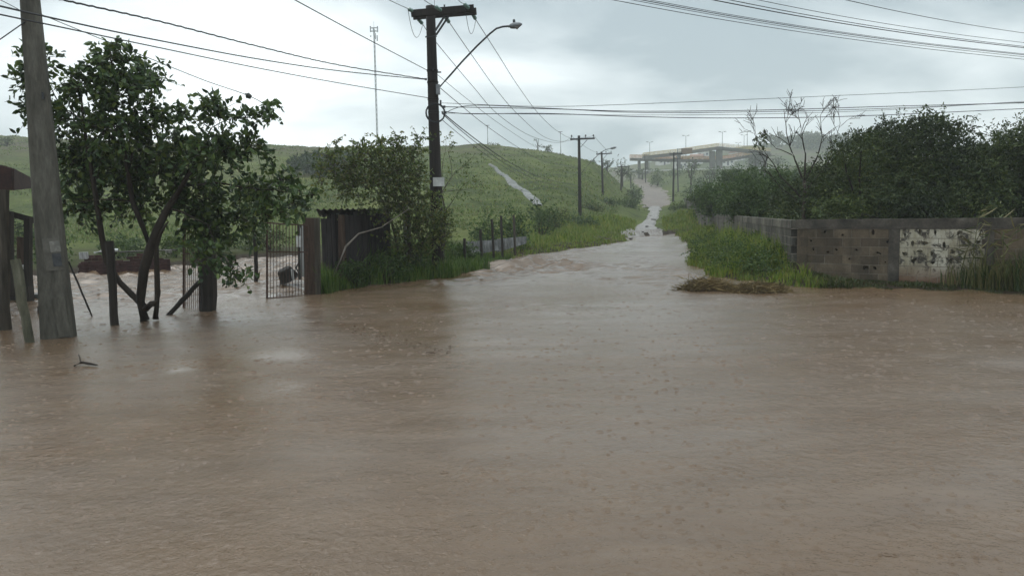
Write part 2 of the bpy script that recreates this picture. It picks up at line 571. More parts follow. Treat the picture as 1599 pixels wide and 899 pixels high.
def rapid_mat():
    m, nt, N, L, b = newmat('foaming_water')
    n1 = noise_node(nt, 1.3, 6, 0.7, stretch=(1.4, 0.45, 1), dist=1.2)
    a = ramp_node(nt, n1.outputs['Fac'], [(0.3, (0.075, 0.057, 0.044)), (0.46, (0.15, 0.125, 0.105)), (0.68, (0.32, 0.29, 0.26))])
    L.new(a.outputs[0], b.inputs['Base Color'])
    b.inputs['Roughness'].default_value = 0.35
    bump(nt, b, n1.outputs['Fac'], 0.8, 0.2)
    return m


def road_mat():
    m, nt, N, L, b = newmat('wet_red_earth')
    n1 = noise_node(nt, 0.35, 6, 0.65, stretch=(1.5, 0.5, 1))
    n2 = noise_node(nt, 2.0, 6, 0.7)
    a = ramp_node(nt, n1.outputs['Fac'], [(0.3, (0.075, 0.05, 0.034)), (0.55, (0.14, 0.10, 0.07)), (0.75, (0.22, 0.175, 0.135))])
    bb = ramp_node(nt, n2.outputs['Fac'], [(0.3, (0.7, 0.68, 0.66)), (0.65, (1.1, 1.1, 1.1))])
    L.new(mixc(nt, 1.0, a.outputs[0], bb.outputs[0], 'MULTIPLY'), b.inputs['Base Color'])
    b.inputs['Roughness'].default_value = 0.5
    bump(nt, b, n2.outputs['Fac'], 0.6, 0.1)
    return m


def block_mat(name, stops, dirt, joint_scale=2.2):
    m, nt, N, L, b = newmat(name)
    n1 = noise_node(nt, joint_scale, 6, 0.65)
    a = ramp_node(nt, n1.outputs['Fac'], stops)
    oi = N.new('ShaderNodeObjectInfo')
    rr = ramp_node(nt, oi.outputs['Random'], [(0, (0.62, 0.60, 0.60)), (1, (1.32, 1.28, 1.2))])
    c = mixc(nt, 1.0, a.outputs[0], rr.outputs[0], 'MULTIPLY')
    n2 = noise_node(nt, 1.1, 5, 0.7, stretch=(1, 1, 0.35))
    r2 = ramp_node(nt, n2.outputs['Fac'], [(0.42, (0, 0, 0)), (0.62, (1, 1, 1))])
    c = mixc(nt, r2.outputs[0], c, dirt)
    n3 = noise_node(nt, 28, 4, 0.7)
    r3 = ramp_node(nt, n3.outputs['Fac'], [(0.3, (0.72,) * 3), (0.65, (1.1,) * 3)])
    c = mixc(nt, 1.0, c, r3.outputs[0], 'MULTIPLY')
    L.new(c, b.inputs['Base Color'])
    b.inputs['Roughness'].default_value = 0.88
    b.inputs['Specular IOR Level'].default_value = 0.2
    bump(nt, b, n3.outputs['Fac'], 0.5, 0.01)
    return m


def whitewash_mat():
    m, nt, N, L, b = newmat('flaking_whitewash')
    n1 = noise_node(nt, 4.6, 8, 0.76, dist=0.6)
    n2 = noise_node(nt, 1.0, 4, 0.6)
    g = N.new('ShaderNodeNewGeometry')
    s = N.new('ShaderNodeSeparateXYZ')
    L.new(g.outputs['Position'], s.inputs[0])
    white = ramp_node(nt, n2.outputs['Fac'], [(0.3, (0.28, 0.25, 0.17)), (0.55, (0.50, 0.465, 0.37)), (0.75, (0.62, 0.59, 0.51))])
    fl = ramp_node(nt, n1.outputs['Fac'], [(0.50, (0, 0, 0)), (0.57, (1, 1, 1))])
    n3 = noise_node(nt, 2.4, 6, 0.7, stretch=(1.6, 1.6, 0.4))
    st = ramp_node(nt, n3.outputs['Fac'], [(0.4, (1, 1, 1)), (0.65, (0.5, 0.46, 0.36))])
    wc = mixc(nt, 1.0, white.outputs[0], st.outputs[0], 'MULTIPLY')
    c = mixc(nt, fl.outputs[0], wc, (0.06, 0.052, 0.042))
    mr = N.new('ShaderNodeMapRange')          # splash-stained, reddish foot of the wall
    mr.inputs['From Min'].default_value = 0.5
    mr.inputs['From Max'].default_value = 0.1
    L.new(s.outputs['Z'], mr.inputs['Value'])
    c = mixc(nt, mr.outputs[0], c, (0.17, 0.095, 0.06))
    L.new(c, b.inputs['Base Color'])
    b.inputs['Roughness'].default_value = 0.9
    bump(nt, b, n1.outputs['Fac'], 0.6, 0.015)
    return m


M['terrain'] = terrain_mat()
M['water'] = water_mat()
M['rapid'] = rapid_mat()
M['road'] = road_mat()
M['track'] = simple('wet_stony_track', [(0.3, (0.05, 0.052, 0.045)), (0.5, (0.10, 0.10, 0.09)), (0.66, (0.27, 0.265, 0.25))], 0.9, 0.4, None, 0.5, 0.1)
M['block'] = block_mat('bare_concrete_block', [(0.3, (0.10, 0.078, 0.056)), (0.7, (0.205, 0.162, 0.118))], (0.06, 0.05, 0.036))
M['blockgrey'] = block_mat('grey_concrete_block', [(0.3, (0.10, 0.094, 0.08)), (0.7, (0.19, 0.18, 0.155))], (0.06, 0.056, 0.047))
M['whitewash'] = whitewash_mat()
M['mortar'] = simple('mortar', [(0.35, (0.11, 0.094, 0.076)), (0.62, (0.28, 0.24, 0.195))], 2.2, 0.9, None, 0.3)
M['coping'] = simple('blackened_concrete', [(0.3, (0.035, 0.031, 0.026)), (0.5, (0.09, 0.078, 0.064)), (0.7, (0.17, 0.15, 0.122))], 2.6, 0.85, None, 0.5, fine=(20, .6))

# ------------------------------------------------------------------ flooded area outline and terrain height
shore_px = [(1066, 364), (1070, 370), (1078, 378), (1086, 390), (1082, 404), (1088, 414), (1110, 428), (1150, 440), (1200, 446),
            (1250, 448), (1330, 450), (1420, 452), (1500, 455), (1599, 460)]
left_px = [(968, 371), (972, 376), (930, 386), (880, 392), (835, 397), (812, 402), (775, 414), (742, 424), (700, 434), (640, 440), (590, 446),
           (540, 452), (514, 458)]
poly = [tuple(G(*p).xy) for p in shore_px]
poly += [(13.5, 13.2), (24, 6), (24, -11), (-26, -11), (-27, 20)]
poly += [tuple(G(*p).xy) for p in [(20, 438), (62, 436), (125, 432), (200, 428), (270, 424), (330, 414), (410, 406), (470, 406), (482, 425)]]
poly += [tuple(G(*p).xy) for p in reversed(left_px)]
PG = np.array(poly)


def sdist(X, Y):
    """signed distance to the flood outline, negative in the water"""
    X, Y = np.asarray(X, float), np.asarray(Y, float)
    d2 = np.full(X.shape, 1e12)
    ins = np.zeros(X.shape, bool)
    n = len(PG)
    for i in range(n):
        ax, ay = PG[i]
        bx, by = PG[(i + 1) % n]
        ex, ey = bx - ax, by - ay
        t = np.clip(((X - ax) * ex + (Y - ay) * ey) / (ex * ex + ey * ey + 1e-12), 0, 1)
        d2 = np.minimum(d2, (X - ax - t * ex) ** 2 + (Y - ay - t * ey) ** 2)
        c = ((ay > Y) != (by > Y)) & (X < (bx - ax) * (Y - ay) / (by - ay + 1e-12) + ax)
        ins ^= c
    wob = (0.25 + 0.012 * np.clip(Y, 0, 60)) * ((fbm(X * 0.8, Y * 0.55, 130) - 0.47) * 2.2)
    return np.where(ins, -1, 1) * np.sqrt(d2) + wob * sstep(14, 18, Y)


RY = [30, 42, 60, 90, 120, 166, 200, 220, 240, 260, 320]
RX = [4.6, 7.75, 10.7, 16.8, 22.6, 31.3, 36.2, 38.3, 39.2, 40.0, 46]
RZ = [-0.3, -0.04, 0.62, 1.55, 2.6, 4.8, 7.0, 8.6, 11.5, 13.8, 14.5]
road_x = lambda Y: np.interp(Y, RY, RX)
road_z = lambda Y: np.interp(Y, RY, RZ)
ridge_px = [(-300, 200), (0, 216), (200, 224), (430, 231), (540, 236), (640, 236), (700, 232), (750, 229), (800, 234), (870, 243), (905, 252), (940, 266), (975, 281)]
RIDGE_Y = 170.0
_rp = [P(u, v, RIDGE_Y) for u, v in ridge_px]
RGX = [p.x for p in _rp] + [33.0, 60]
RGZ = [p.z for p in _rp] + [5.2, 5.2]


def H(X, Y):
    X, Y = np.asarray(X, float), np.asarray(Y, float)
    d = sdist(X, Y)
    near = np.where(d < 0, -0.06 - 0.34 * sstep(0, 1.2, -d), 0.26 * sstep(-0.1, 1.3, d) + 0.02)
    fwall = sstep(6.6, 7.6, X) * (1 - sstep(18.6, 20.0, Y))          # the bank is lowest along the front wall
    near = np.where(d < 0, near, near * (1 - 0.72 * fwall))
    near = near + (1 - 0.8 * fwall) * 0.18 * (fbm(X * 0.5, Y * 0.5, 3) - 0.45) * sstep(0.3, 2.5, d)
    xr = road_x(Y)
    off = X - xr
    # hill to the left of the road
    zr = np.interp(X * RIDGE_Y / np.maximum(Y, 120) if False else X, RGX, RGZ)
    t = np.clip((Y - 40) / (RIDGE_Y - 40), 0, 1)
    prof = 0.42 * t + 0.58 * t * t * (3 - 2 * t)
    prof = np.where(Y > RIDGE_Y, 1 - 0.35 * sstep(RIDGE_Y + 4, RIDGE_Y + 120, Y), prof)
    hillz = zr * prof + (fbm(X * 0.035, Y * 0.035, 20) - 0.47) * 3.2 * sstep(45, 120, Y) * (1 - 0.8 * sstep(130, 168, Y)) + (fbm(X * 0.16, Y * 0.16, 30) - 0.47) * 0.9 * sstep(40, 80, Y)
    # right of the road
    rz = np.interp(Y, [30, 50, 90, 110, 166, 232, 246, 262, 300, 330, 420, 470, 700], [0, .35, 1.9, 2.9, 5.2, 11.4, 14.0, 14.4, 14.4, 15, 24, 26, 24])
    rightz = rz + (fbm(X * 0.08, Y * 0.08, 41) - 0.47) * 1.2 * sstep(40, 90, Y) + (fbm(X * 0.012, Y * 0.012, 44) - 0.47) * 10 * sstep(330, 420, Y) + 9 * sstep(60, 140, X) * sstep(330, 420, Y)
    side = sstep(-9, 9, off)
    far = hillz * (1 - side) + rightz * side
    # cut for the road and the gully that runs down it
    rzz = road_z(Y)
    wroad = 1 - sstep(2.4, 7.5 + 0.03 * Y, np.abs(off))
    cut = sstep(38, 60, Y) * wroad * (1 - sstep(232, 250, Y))
    far = far * (1 - cut) + (rzz + 0.25 * sstep(1.0, 3.0, np.abs(off))) * cut
    land = np.maximum(near, 0) + np.maximum(far, 0) * sstep(0.0, 6.0, d)
    z = np.where(d < 0, near, land)
    gul = (1 - sstep(0.6, 2.6, np.abs(off))) * sstep(46, 54, Y) * (1 - sstep(80, 100, Y))
    z = np.where(d >= 0, z * (1 - gul) + (rzz - 0.12) * gul, z)
    return z


def Hs(x, y):
    return float(H(np.array([x]), np.array([y]))[0])


def ground_hit(u, v, y0=10, y1=420):
    """where the ray through a photo pixel meets the terrain"""
    d = ray(u, v)
    ys = np.concatenate([np.arange(y0, 70, 0.25), np.arange(70, y1, 0.7)])
    xs = CAM.x + d.x / d.y * ys
    zs = CAM.z + d.z / d.y * ys
    k = np.nonzero(zs <= H(xs, ys))[0]
    i = k[0] if len(k) else len(ys) - 1
    return Vector((xs[i], ys[i], zs[i]))


def axis(parts):
    a = [parts[0][0]]
    for lo, hi, st in parts:
        n = max(1, int(round((hi - lo) / st)))
        a += [lo + (hi - lo) * (i + 1) / n for i in range(n)]
    return np.array(a)


gx = axis([(-420, -130, 12), (-130, -34, 2.4), (-34, 34, 0.36), (34, 130, 1.6), (130, 420, 12)])
gy = axis([(-40, -12, 2.5), (-12, 50, 0.36), (50, 110, 0.8), (110, 190, 1.3), (190, 300, 2.2), (300, 640, 8)])
XX, YY = np.meshgrid(gx, gy)
ZZ = H(XX.ravel(), YY.ravel())
ny, nx = XX.shape


def gridfaces(ny, nx):
    i = np.arange(ny * nx).reshape(ny, nx)
    return np.stack([i[:-1, :-1].ravel(), i[:-1, 1:].ravel(), i[1:, 1:].ravel(), i[1:, :-1].ravel()], 1)


g_ = np_mesh('ground', np.stack([XX.ravel(), YY.ravel(), ZZ], 1), gridfaces(ny, nx), M['terrain'], smooth=True)
tag(g_, kind='structure')

# ------------------------------------------------------------------ flood water, real ripples and standing waves
wx = axis([(-28, -20, 0.5), (-20, 14, 0.13), (14, 25, 0.5)])
wy = axis([(-12, 3, 1.0), (3, 9, 0.16), (9, 34, 0.13), (34, 58, 0.3)])
XX, YY = np.meshgrid(wx, wy)
X, Y = XX.ravel(), YY.ravel()


def rid(x, y, s):
    n = fbm(x, y, s, 4)
    return 1 - np.abs(n - 0.47) * 4.0


sw = G(875, 418)
sw2 = G(818, 416)


def wave(X, Y):
    yard = sstep(-4.0, -7.5, X) * sstep(13.5, 19, Y)
    stand = np.exp(-(((X - sw.x) / 1.6) ** 2 + ((Y - sw.y) / 1.6) ** 2)) + 0.8 * np.exp(-(((X - sw2.x) / 2.2) ** 2 + ((Y - sw2.y) / 1.7) ** 2))
    dd = sdist(X, Y)
    lb = np.exp(-((dd + 0.8) / 1.3) ** 2) * sstep(16, 20, Y) * (X < 5)
    slick = 0.35 + 1.3 * sstep(0.38, 0.6, fbm(X * 0.22, Y * 0.35, 99))
    flow = (0.007 + 0.014 * sstep(9, 20, Y)) * slick + 0.085 * yard + 0.13 * np.clip(stand, 0, 1.2) + 0.06 * lb
    z = flow * (rid(X * 0.9 + 0.3 * fbm(X, Y, 9), Y * 1.5, 50) * 0.9 + (fbm(X * 2.3, Y * 3.2, 61) - 0.47) * 2.2)
    return z + 0.006 * np.sin(X * 2.1 + 3 * fbm(X * 0.4, Y * 0.4, 70)) * sstep(6, 12, Y)


wz = wave(X, Y)
w_ = np_mesh('flood_water', np.stack([X, Y, wz - 0.01], 1), gridfaces(*XX.shape), M['water'], smooth=True)
tag(w_, kind='structure')


def rain_rings():
    # rings and little craters thrown up by raindrops, thickest where the viewer can still make them out
    n = 7500
    Yr = 2.6 * (20 / 2.6) ** (rng.random(n) ** 0.9)
    Xr = rng.uniform(-0.74, 0.74, n) * Yr
    ok = sdist(Xr, Yr) < -0.2
    Xr, Yr = Xr[ok], Yr[ok]
    n = len(Xr)
    zc = wave(Xr, Yr) - 0.012
    r0 = rng.uniform(0.008, 0.034, n) * (0.75 + Yr / 25)
    hgt = rng.uniform(0.0015, 0.006, n)
    k = 9
    th = np.arange(k) * 2 * np.pi / k
    V = []
    for rf, hf in ((0.25, 0.0), (0.62, 0.0), (1.0, 1.0), (1.35, 0.0)):
        V.append(np.stack([Xr[:, None] + np.cos(th) * (r0 * rf)[:, None], Yr[:, None] + np.sin(th) * (r0 * rf)[:, None], np.broadcast_to((zc + hgt * hf)[:, None], (n, k))], 2))
    V = np.stack(V, 1).reshape(-1, 3)
    o = np.arange(n)[:, None, None] * (4 * k)
    F = []
    for r_ in (1, 2):
        i = np.arange(k)
        q = np.stack([r_ * k + i, r_ * k + (i + 1) % k, (r_ + 1) * k + (i + 1) % k, (r_ + 1) * k + i], 1)
        F.append((o + q[None]).reshape(-1, 4))
    ob = np_mesh('rain_rings', V, np.concatenate(F), M['water'], smooth=True)
    tag(ob, 'rings left by raindrops all over the brown flood', 'ripples', kind='stuff')


rain_rings()


# ------------------------------------------------------------------ strips that follow the ground (stream, earth road, hill track)
def strip(name, cl, m, lift=0.06, kind='structure', nW=7, rough=0.0, seed=1):
    V, F = [], []
    pts = []
    for i in range(len(cl) - 1):
        a, b = cl[i], cl[i + 1]
        n = max(2, int(math.dist(a[:2], b[:2]) / 0.9))
        for k in range(n):
            t = k / n
            pts.append([a[j] + (b[j] - a[j]) * t for j in range(3)])
    pts.append(list(cl[-1]))
    pts = np.array(pts)
    tan = np.gradient(pts[:, :2], axis=0)
    tan /= np.linalg.norm(tan, axis=1)[:, None] + 1e-9
    nor = np.stack([tan[:, 1], -tan[:, 0]], 1)
    s = np.arange(len(pts))
    el = 1 + 0.45 * (vnoise(s * 0.35, s * 0 + 3.3, seed) - 0.5) * 2
    er = 1 + 0.45 * (vnoise(s * 0.35, s * 0 + 7.7, seed + 1) - 0.5) * 2
    rows = []
    for k in range(nW):
        t = k / (nW - 1) * 2 - 1
        w = pts[:, 2] * np.where(t < 0, el, er)
        rows.append(pts[:, :2] + nor * (t * w)[:, None])
    A = np.stack(rows, 1).reshape(-1, 2)
    z = H(A[:, 0], A[:, 1])
    edge = np.tile(np.abs(np.linspace(-1, 1, nW)) > 0.99, len(pts))
    z = z + np.where(edge, -0.08, lift) + rough * (rid(A[:, 0] * 0.8, A[:, 1] * 0.5, seed + 5)) * np.where(edge, 0, 1)
    o = np_mesh(name, np.stack([A[:, 0], A[:, 1], z], 1), gridfaces(len(pts), nW), m, smooth=True)
    return tag(o, kind=kind)


strip('stream', [(float(road_x(y)) + dx, y, w) for y, dx, w in ((49, -0.4, 1.7), (53, -0.3, 1.3), (60, 0, .85), (70, 0.1, 0.6), (82, 0.1, 0.65), (97, 0, .8))], M['rapid'], 0.10, rough=0.07, seed=3)
strip('dirt_road', [(float(road_x(y)), y, w) for y, w in ((95, 1.3), (105, 1.9), (120, 2.5), (140, 2.7), (166, 2.8), (190, 2.7), (220, 2.6), (238, 2.4))], M['road'], 0.13, seed=8)
hp = [ground_hit(*p) for p in ((765, 259), (775, 264), (783, 272), (795, 283), (808, 293), (822, 303), (834, 312), (842, 322))]
strip('hill_track', [(p.x, p.y, w) for p, w in zip(hp, (0.2, 0.28, 0.38, 0.45, 0.5, 0.5, 0.45, 0.35))], M['track'], 0.16, seed=12)


# ------------------------------------------------------------------ foliage builders
def leaves_np(C, Dv, L, W, fold=0.25):
    """pointed leaves: C bases (n,3), Dv directions (n,3), L lengths, W widths -> V, F (tris)"""
    n = len(C)
    Dv = Dv / (np.linalg.norm(Dv, axis=1)[:, None] + 1e-9)
    rv = rng.normal(size=(n, 3))
    S = np.cross(Dv, rv)
    S /= np.linalg.norm(S, axis=1)[:, None] + 1e-9
    Nn = np.cross(S, Dv)
    L, W = L[:, None], W[:, None]
    q = lambda f, w: C + Dv * L * f + S * W * w + Nn * (W * fold * (abs(w) * 2)) - Nn * L * (0.16 * f * f)
    V = np.stack([q(0, 0), q(.30, .46), q(.68, .40), q(1, 0), q(.68, -.40), q(.30, -.46)], 1).reshape(-1, 3)
    o = np.arange(n)[:, None] * 6
    F = np.concatenate([o + np.array([[0, 2, 1]]), o + np.array([[0, 3, 2]]), o + np.array([[0, 5, 4]]), o + np.array([[0, 4, 3]])], 0)
    return V, F


def sprays(blobs, n_twigs, leaves_per, twig_len, L, W, up=0.25, droop=0.35, shell=0.75):
    """blobs: (center Vector, (rx,ry,rz)). Leafy twigs scattered through the volume, denser towards the rim."""
    vol = np.array([b[1][0] * b[1][2] for b in blobs])
    pick = rng.choice(len(blobs), n_twigs, p=vol / vol.sum())
    c = np.array([tuple(blobs[i][0]) for i in range(len(blobs))])[pick]
    r = np.array([b[1] for b in blobs])[pick]
    d = rng.normal(size=(n_twigs, 3))
    d /= np.linalg.norm(d, axis=1)[:, None]
    rad = rng.random(n_twigs) ** (0.55 * shell) * rng.uniform(0.75, 1.12, n_twigs)
    p0 = c + d * r * rad[:, None]
    td = d * 0.8 + rng.normal(size=(n_twigs, 3)) * 0.55 + np.array([0, 0, up])
    td /= np.linalg.norm(td, axis=1)[:, None]
    tl = twig_len * rng.uniform(0.55, 1.3, n_twigs)
    C, Dv = [], []
    for k in range(leaves_per):
        f = (k + 0.5) / leaves_per
        pos = p0 + td * (tl * f)[:, None] - np.array([0, 0, 1]) * (tl * droop * f * f)[:, None]
        ld = td * 0.5 + rng.normal(size=(n_twigs, 3)) * 0.75 + np.array([0, 0, -0.35])
        C.append(pos)
        Dv.append(ld)
    C, Dv = np.concatenate(C), np.concatenate(Dv)
    k = len(C)
    V, F = leaves_np(C, Dv, L * rng.uniform(0.6, 1.25, k), W * rng.uniform(0.65, 1.2, k))
    q = p0 + td * tl[:, None] - np.array([0, 0, 1]) * (tl * droop)[:, None]
    return V, F, p0, q


def twig_mesh(p0, q, r):
    """thin three-sided twigs between p0 and q"""
    n = len(p0)
    d = q - p0
    d /= np.linalg.norm(d, axis=1)[:, None] + 1e-9
    a = np.cross(d, np.array([0.31, 0.2, 0.93]))
    a /= np.linalg.norm(a, axis=1)[:, None] + 1e-9
    b = np.cross(d, a)
    V = []
    for e, rr in ((p0 - d * 0.12, r), (q, r * 0.5)):
        for k in range(3):
            t = 2 * math.pi * k / 3
            V.append(e + (a * math.cos(t) + b * math.sin(t)) * rr)
    V = np.stack(V, 1).reshape(-1, 3)
    o = np.arange(n)[:, None] * 6
    F = np.concatenate([o + np.array([[k, (k + 1) % 3, 3 + (k + 1) % 3, 3 + k]]) for k in range(3)], 0)
    return V, F


def limb(mb, a, b, r0, r1, n=6, bend=0.12, k=6, seed=None):
    a, b = Vector(a), Vector(b)
    rr = random.Random(seed) if seed is not None else random
    L = (b - a).length
    off = Vector((rr.uniform(-1, 1), rr.uniform(-1, 1), rr.uniform(0.1, 1))) * L * bend
    pts, rad = [], []
    for i in range(k + 1):
        t = i / k
        p = a.lerp(b, t) + off * math.sin(math.pi * t) * 0.8 + Vector((rr.uniform(-1, 1), rr.uniform(-1, 1), rr.uniform(-1, 1))) * L * 0.012
        pts.append(p)
        rad.append(r0 + (r1 - r0) * t)
    mb.tube(pts, rad, n)
    return pts


def pxblobs(lst, Y0, dY=0.9, seed=0, squash=0.8, fY=None):
    """crown clumps: photo pixel centre and radii, spread in depth round Y0"""
    rr = random.Random(seed)
    out_ = []
    for (u, v, ru, rv) in lst:
        Yb = (fY(u) if fY else Y0) + rr.uniform(-dY, dY)
        k = Yb / FPX
        out_.append((P(u, v, Yb), (ru * k, max(ru, rv) * k * squash, rv * k)))
    return out_


def bush(label, u, vb, Y, wpx, hpx, mat, n=500, leaf=0.09, group=None, cat='bush', name='bush', base_z=None, sink=0.0, stem='twig'):
    """a many-stemmed bush standing at depth Y, width and height as seen"""
    k = Y / FPX
    c = P(u, vb, Y)
    z0 = Hs(c.x, c.y) if base_z is None else base_z
    top = P(u, vb - hpx, Y).z
    h = max(0.3, top - z0)
    w = wpx * k / 2
    t = thing(name, (c.x, c.y, z0), label, cat, group)
    rr = random.Random(int(u * 7 + Y))
    bl = []
    nb = 7
    for i in range(nb):
        a = rr.uniform(0, 6.28)
        q = rr.uniform(0.1, 0.72)
        hz = rr.uniform(0.25, 0.82)
        s = rr.uniform(0.32, 0.5)
        bl.append((Vector((c.x + math.cos(a) * w * q, c.y + math.sin(a) * w * q * 0.8, z0 + h * hz * (1 - 0.35 * q))), (w * s, w * s, h * s * 0.62)))
    V, F, p0, q = sprays(bl, max(20, n // 6), 6, leaf * 3.2, leaf, leaf * 0.5)
    f = np_mesh('foliage', V, F, mat, t)
    f['kind'] = 'stuff'
    mb = MB()
    for b in bl:
        limb(mb, (c.x + rr.uniform(-.1, .1) * w, c.y, z0 - 0.05), b[0], 0.016 * h + 0.008, 0.006, 4, 0.1, 4)
    mb.build('stem', M[stem], t)
    return t


# ------------------------------------------------------------------ grass blades
def blades(xs, ys, zs, L, W, lean=0.5):
    n = len(xs)
    base = np.stack([xs, ys, zs], 1)
    a = rng.uniform(0, 2 * math.pi, n)
    side = np.stack([np.cos(a), np.sin(a), np.zeros(n)], 1)
    bend = np.stack([-np.sin(a), np.cos(a), np.zeros(n)], 1) * (rng.normal(0, 1, n) * lean)[:, None]
    up = np.array([0, 0, 1.0])
    Lc, Wc = L[:, None], W[:, None]
    m1 = base + up * Lc * 0.55 + bend * Lc * 0.22
    tip = base + up * Lc * (1 - 0.25 * np.minimum(np.abs(rng.normal(0, lean, n)), 1))[:, None] + bend * Lc * 0.75
    V = np.stack([base - side * Wc / 2, base + side * Wc / 2, m1 + side * Wc * 0.42, m1 - side * Wc * 0.42, tip], 1).reshape(-1, 3)
    o = np.arange(n)[:, None] * 5
    F = np.concatenate([o + np.array([[0, 1, 2]]), o + np.array([[0, 2, 3]]), o + np.array([[3, 2, 4]])], 0)
    return V, F


# walls' plan lines (needed for grass limits)
W_A = P(1250, 437, 18.3)
W_B = P(1599, 455, 15.2)
W_C = P(1090, 345, 60.0)
W_D = P(1070, 328, 83.0)


def right_of_side_wall(X, Y):
    xw = np.interp(Y, [W_A.y, W_C.y, W_D.y, 100], [W_A.x, W_C.x, W_D.x, 24])
    return X > xw - 0.12


def front_wall_y(X):
    return W_A.y + (X - W_A.x) * (W_B.y - W_A.y) / (W_B.x - W_A.x)


def grass_field(name, n, x0, x1, y0, y1, cond, lfun, m, wid=0.012, lean=0.5, clump=2.2):
    X = rng.uniform(x0, x1, n)
    u_ = rng.random(n)
    Y = y0 * (y1 / y0) ** u_           # denser near the viewer
    X += 0
    d = sdist(X, Y)
    ok = cond(X, Y, d) & (fbm(X * clump, Y * clump, 77) > 0.27)
    X, Y, d = X[ok], Y[ok], d[ok]
    z = H(X, Y) - 0.03
    L = lfun(X, Y, d) * rng.uniform(0.55, 1.3, len(X)) * np.clip(-0.35 + 2.8 * fbm(X * 0.8, Y * 0.8, 91), 0.3, 1.7)
    V, F = blades(X, Y, z, L, wid * (0.7 + Y / 22.0) * rng.uniform(0.7, 1.4, len(X)), lean)
    o = np_mesh(name, V, F, m)
    return tag(o, kind='stuff')


XRL = lambda X, Y: X - road_x(Y)
LB = lambda X, Y, d: (d > -0.12) & (d < 7) & (XRL(X, Y) < np.where(Y > 50, -1.0, 0)) & (X > -5.0 + (Y - 17) * 0.05)
o = grass_field('bank_grass', 70000, -6.5, 4.5, 17.3, 28, lambda X, Y, d: LB(X, Y, d) & ~((np.abs(Y - (18.5 + (X + 4.55) * 1.45) - .1) < .22) & (X < -2.9)),
                lambda X, Y, d: (0.50 + 0.25 * sstep(0.5, 2.0, d)) * (1 - 0.4 * sstep(22, 27, Y)), M['grassA'], 0.012)
tag(o, 'rank dark green grass along the left bank round the shack and tall pole', 'grass')
o = grass_field('bank_grass', 80000, -1.5, 16, 25.5, 75, lambda X, Y, d: LB(X, Y, d),
                lambda X, Y, d: 0.20 + 0.16 * sstep(0.5, 2.0, d), M['grassB'], 0.012, lean=0.7)
tag(o, 'shorter bright grass on the left bank between the fence posts and the stream', 'grass')
o = grass_field('verge_grass', 170000, 4.5, 19, 15.2, 75,
                lambda X, Y, d: (d > -0.10) & (d < 8) & (XRL(X, Y) > np.where(Y > 50, 1.1, 0)) & ~right_of_side_wall(X, Y) & ((Y > front_wall_y(X) - 0.5) | (X < 5.9 + 2.6 * fbm(X * 1.7, Y * 1.7, 140))),
                lambda X, Y, d: (0.30 + 0.36 * sstep(0.2, 1.8, d)) * (1 - 0.35 * sstep(30, 50, Y)), M['grassB'], 0.013)
tag(o, 'bright wet grass between the road and the grey wall', 'grass')


o = grass_field('wall_foot_weeds', 70000, 6.6, 13, 13.5, 18.6,
                lambda X, Y, d: (d > -0.18) & (Y < front_wall_y(X) - 0.04) & (fbm(X * 1.6, Y * 0.5, 5) > 0.28),
                lambda X, Y, d: (0.07 + 0.09 * sstep(0.1, 0.5, d)) * (0.45 + 2.4 * sstep(.42, .62, fbm(X * .9, Y * .2, 6))), M['grassC'], 0.012, lean=0.8)
tag(o, 'low weeds growing along the foot of the front wall', 'weeds')


# tall reeds in front of the right end of the front wall
def reeds():
    n = 1500
    s = rng.random(n) ** 0.8
    X = 9.1 + s * 2.6 + rng.normal(0, 0.12, n)
    Y = front_wall_y(X) - rng.uniform(0.12, 0.75, n)
    L = rng.uniform(0.6, 1.45, n) * (0.55 + 0.55 * s)
    V, F = blades(X, Y, np.full(n, -0.05), L, rng.uniform(0.014, 0.032, n), 0.55)
    o = np_mesh('reeds', V, F, M['reed'])
    tag(o, 'tall arching reeds in front of the right end of the wall', 'reeds', kind='stuff')
    # a few long arching culms that stand above the wall
    t = thing('reed_clump', (9.5, float(front_wall_y(9.5)) - 0.4, 0), 'few long pale reed stalks arching above the whitewashed wall', 'reed clump')
    for (u, v0, u1, v1) in ((1505, 440, 1560, 345), (1515, 445, 1530, 330), (1500, 430, 1518, 380), (1535, 440, 1548, 352), (1555, 450, 1590, 350), (1570, 450, 1562, 360)):
        Yb = float(front_wall_y(P(u, v0, 15.6).x)) - 0.35
        a, b = P(u, v0, Yb), P(u1, v1, Yb - 0.1)
        pts = [a.lerp(b, k / 7) + Vector((0, 0, 0.18)) * math.sin(math.pi * k / 7) for k in range(8)]
        mb = MB().tube(pts, [0.012 - 0.0012 * k for k in range(8)], 4)
        st = mb.build('stalk', M['reed'], t)
        C, D = [], []
        for k in range(2, 8):
            for q in range(2):
                C.append(tuple(pts[k]))
                D.append((random.uniform(-1, 1), random.uniform(-.4, .4), random.uniform(-0.3, 0.6)))
        V, F = leaves_np(np.array(C), np.array(D), rng.uniform(0.22, 0.42, len(C)), rng.uniform(0.018, 0.03, len(C)))
        f = np_mesh('blades', V, F, M['reed'], st)
        f['kind'] = 'stuff'


reeds()


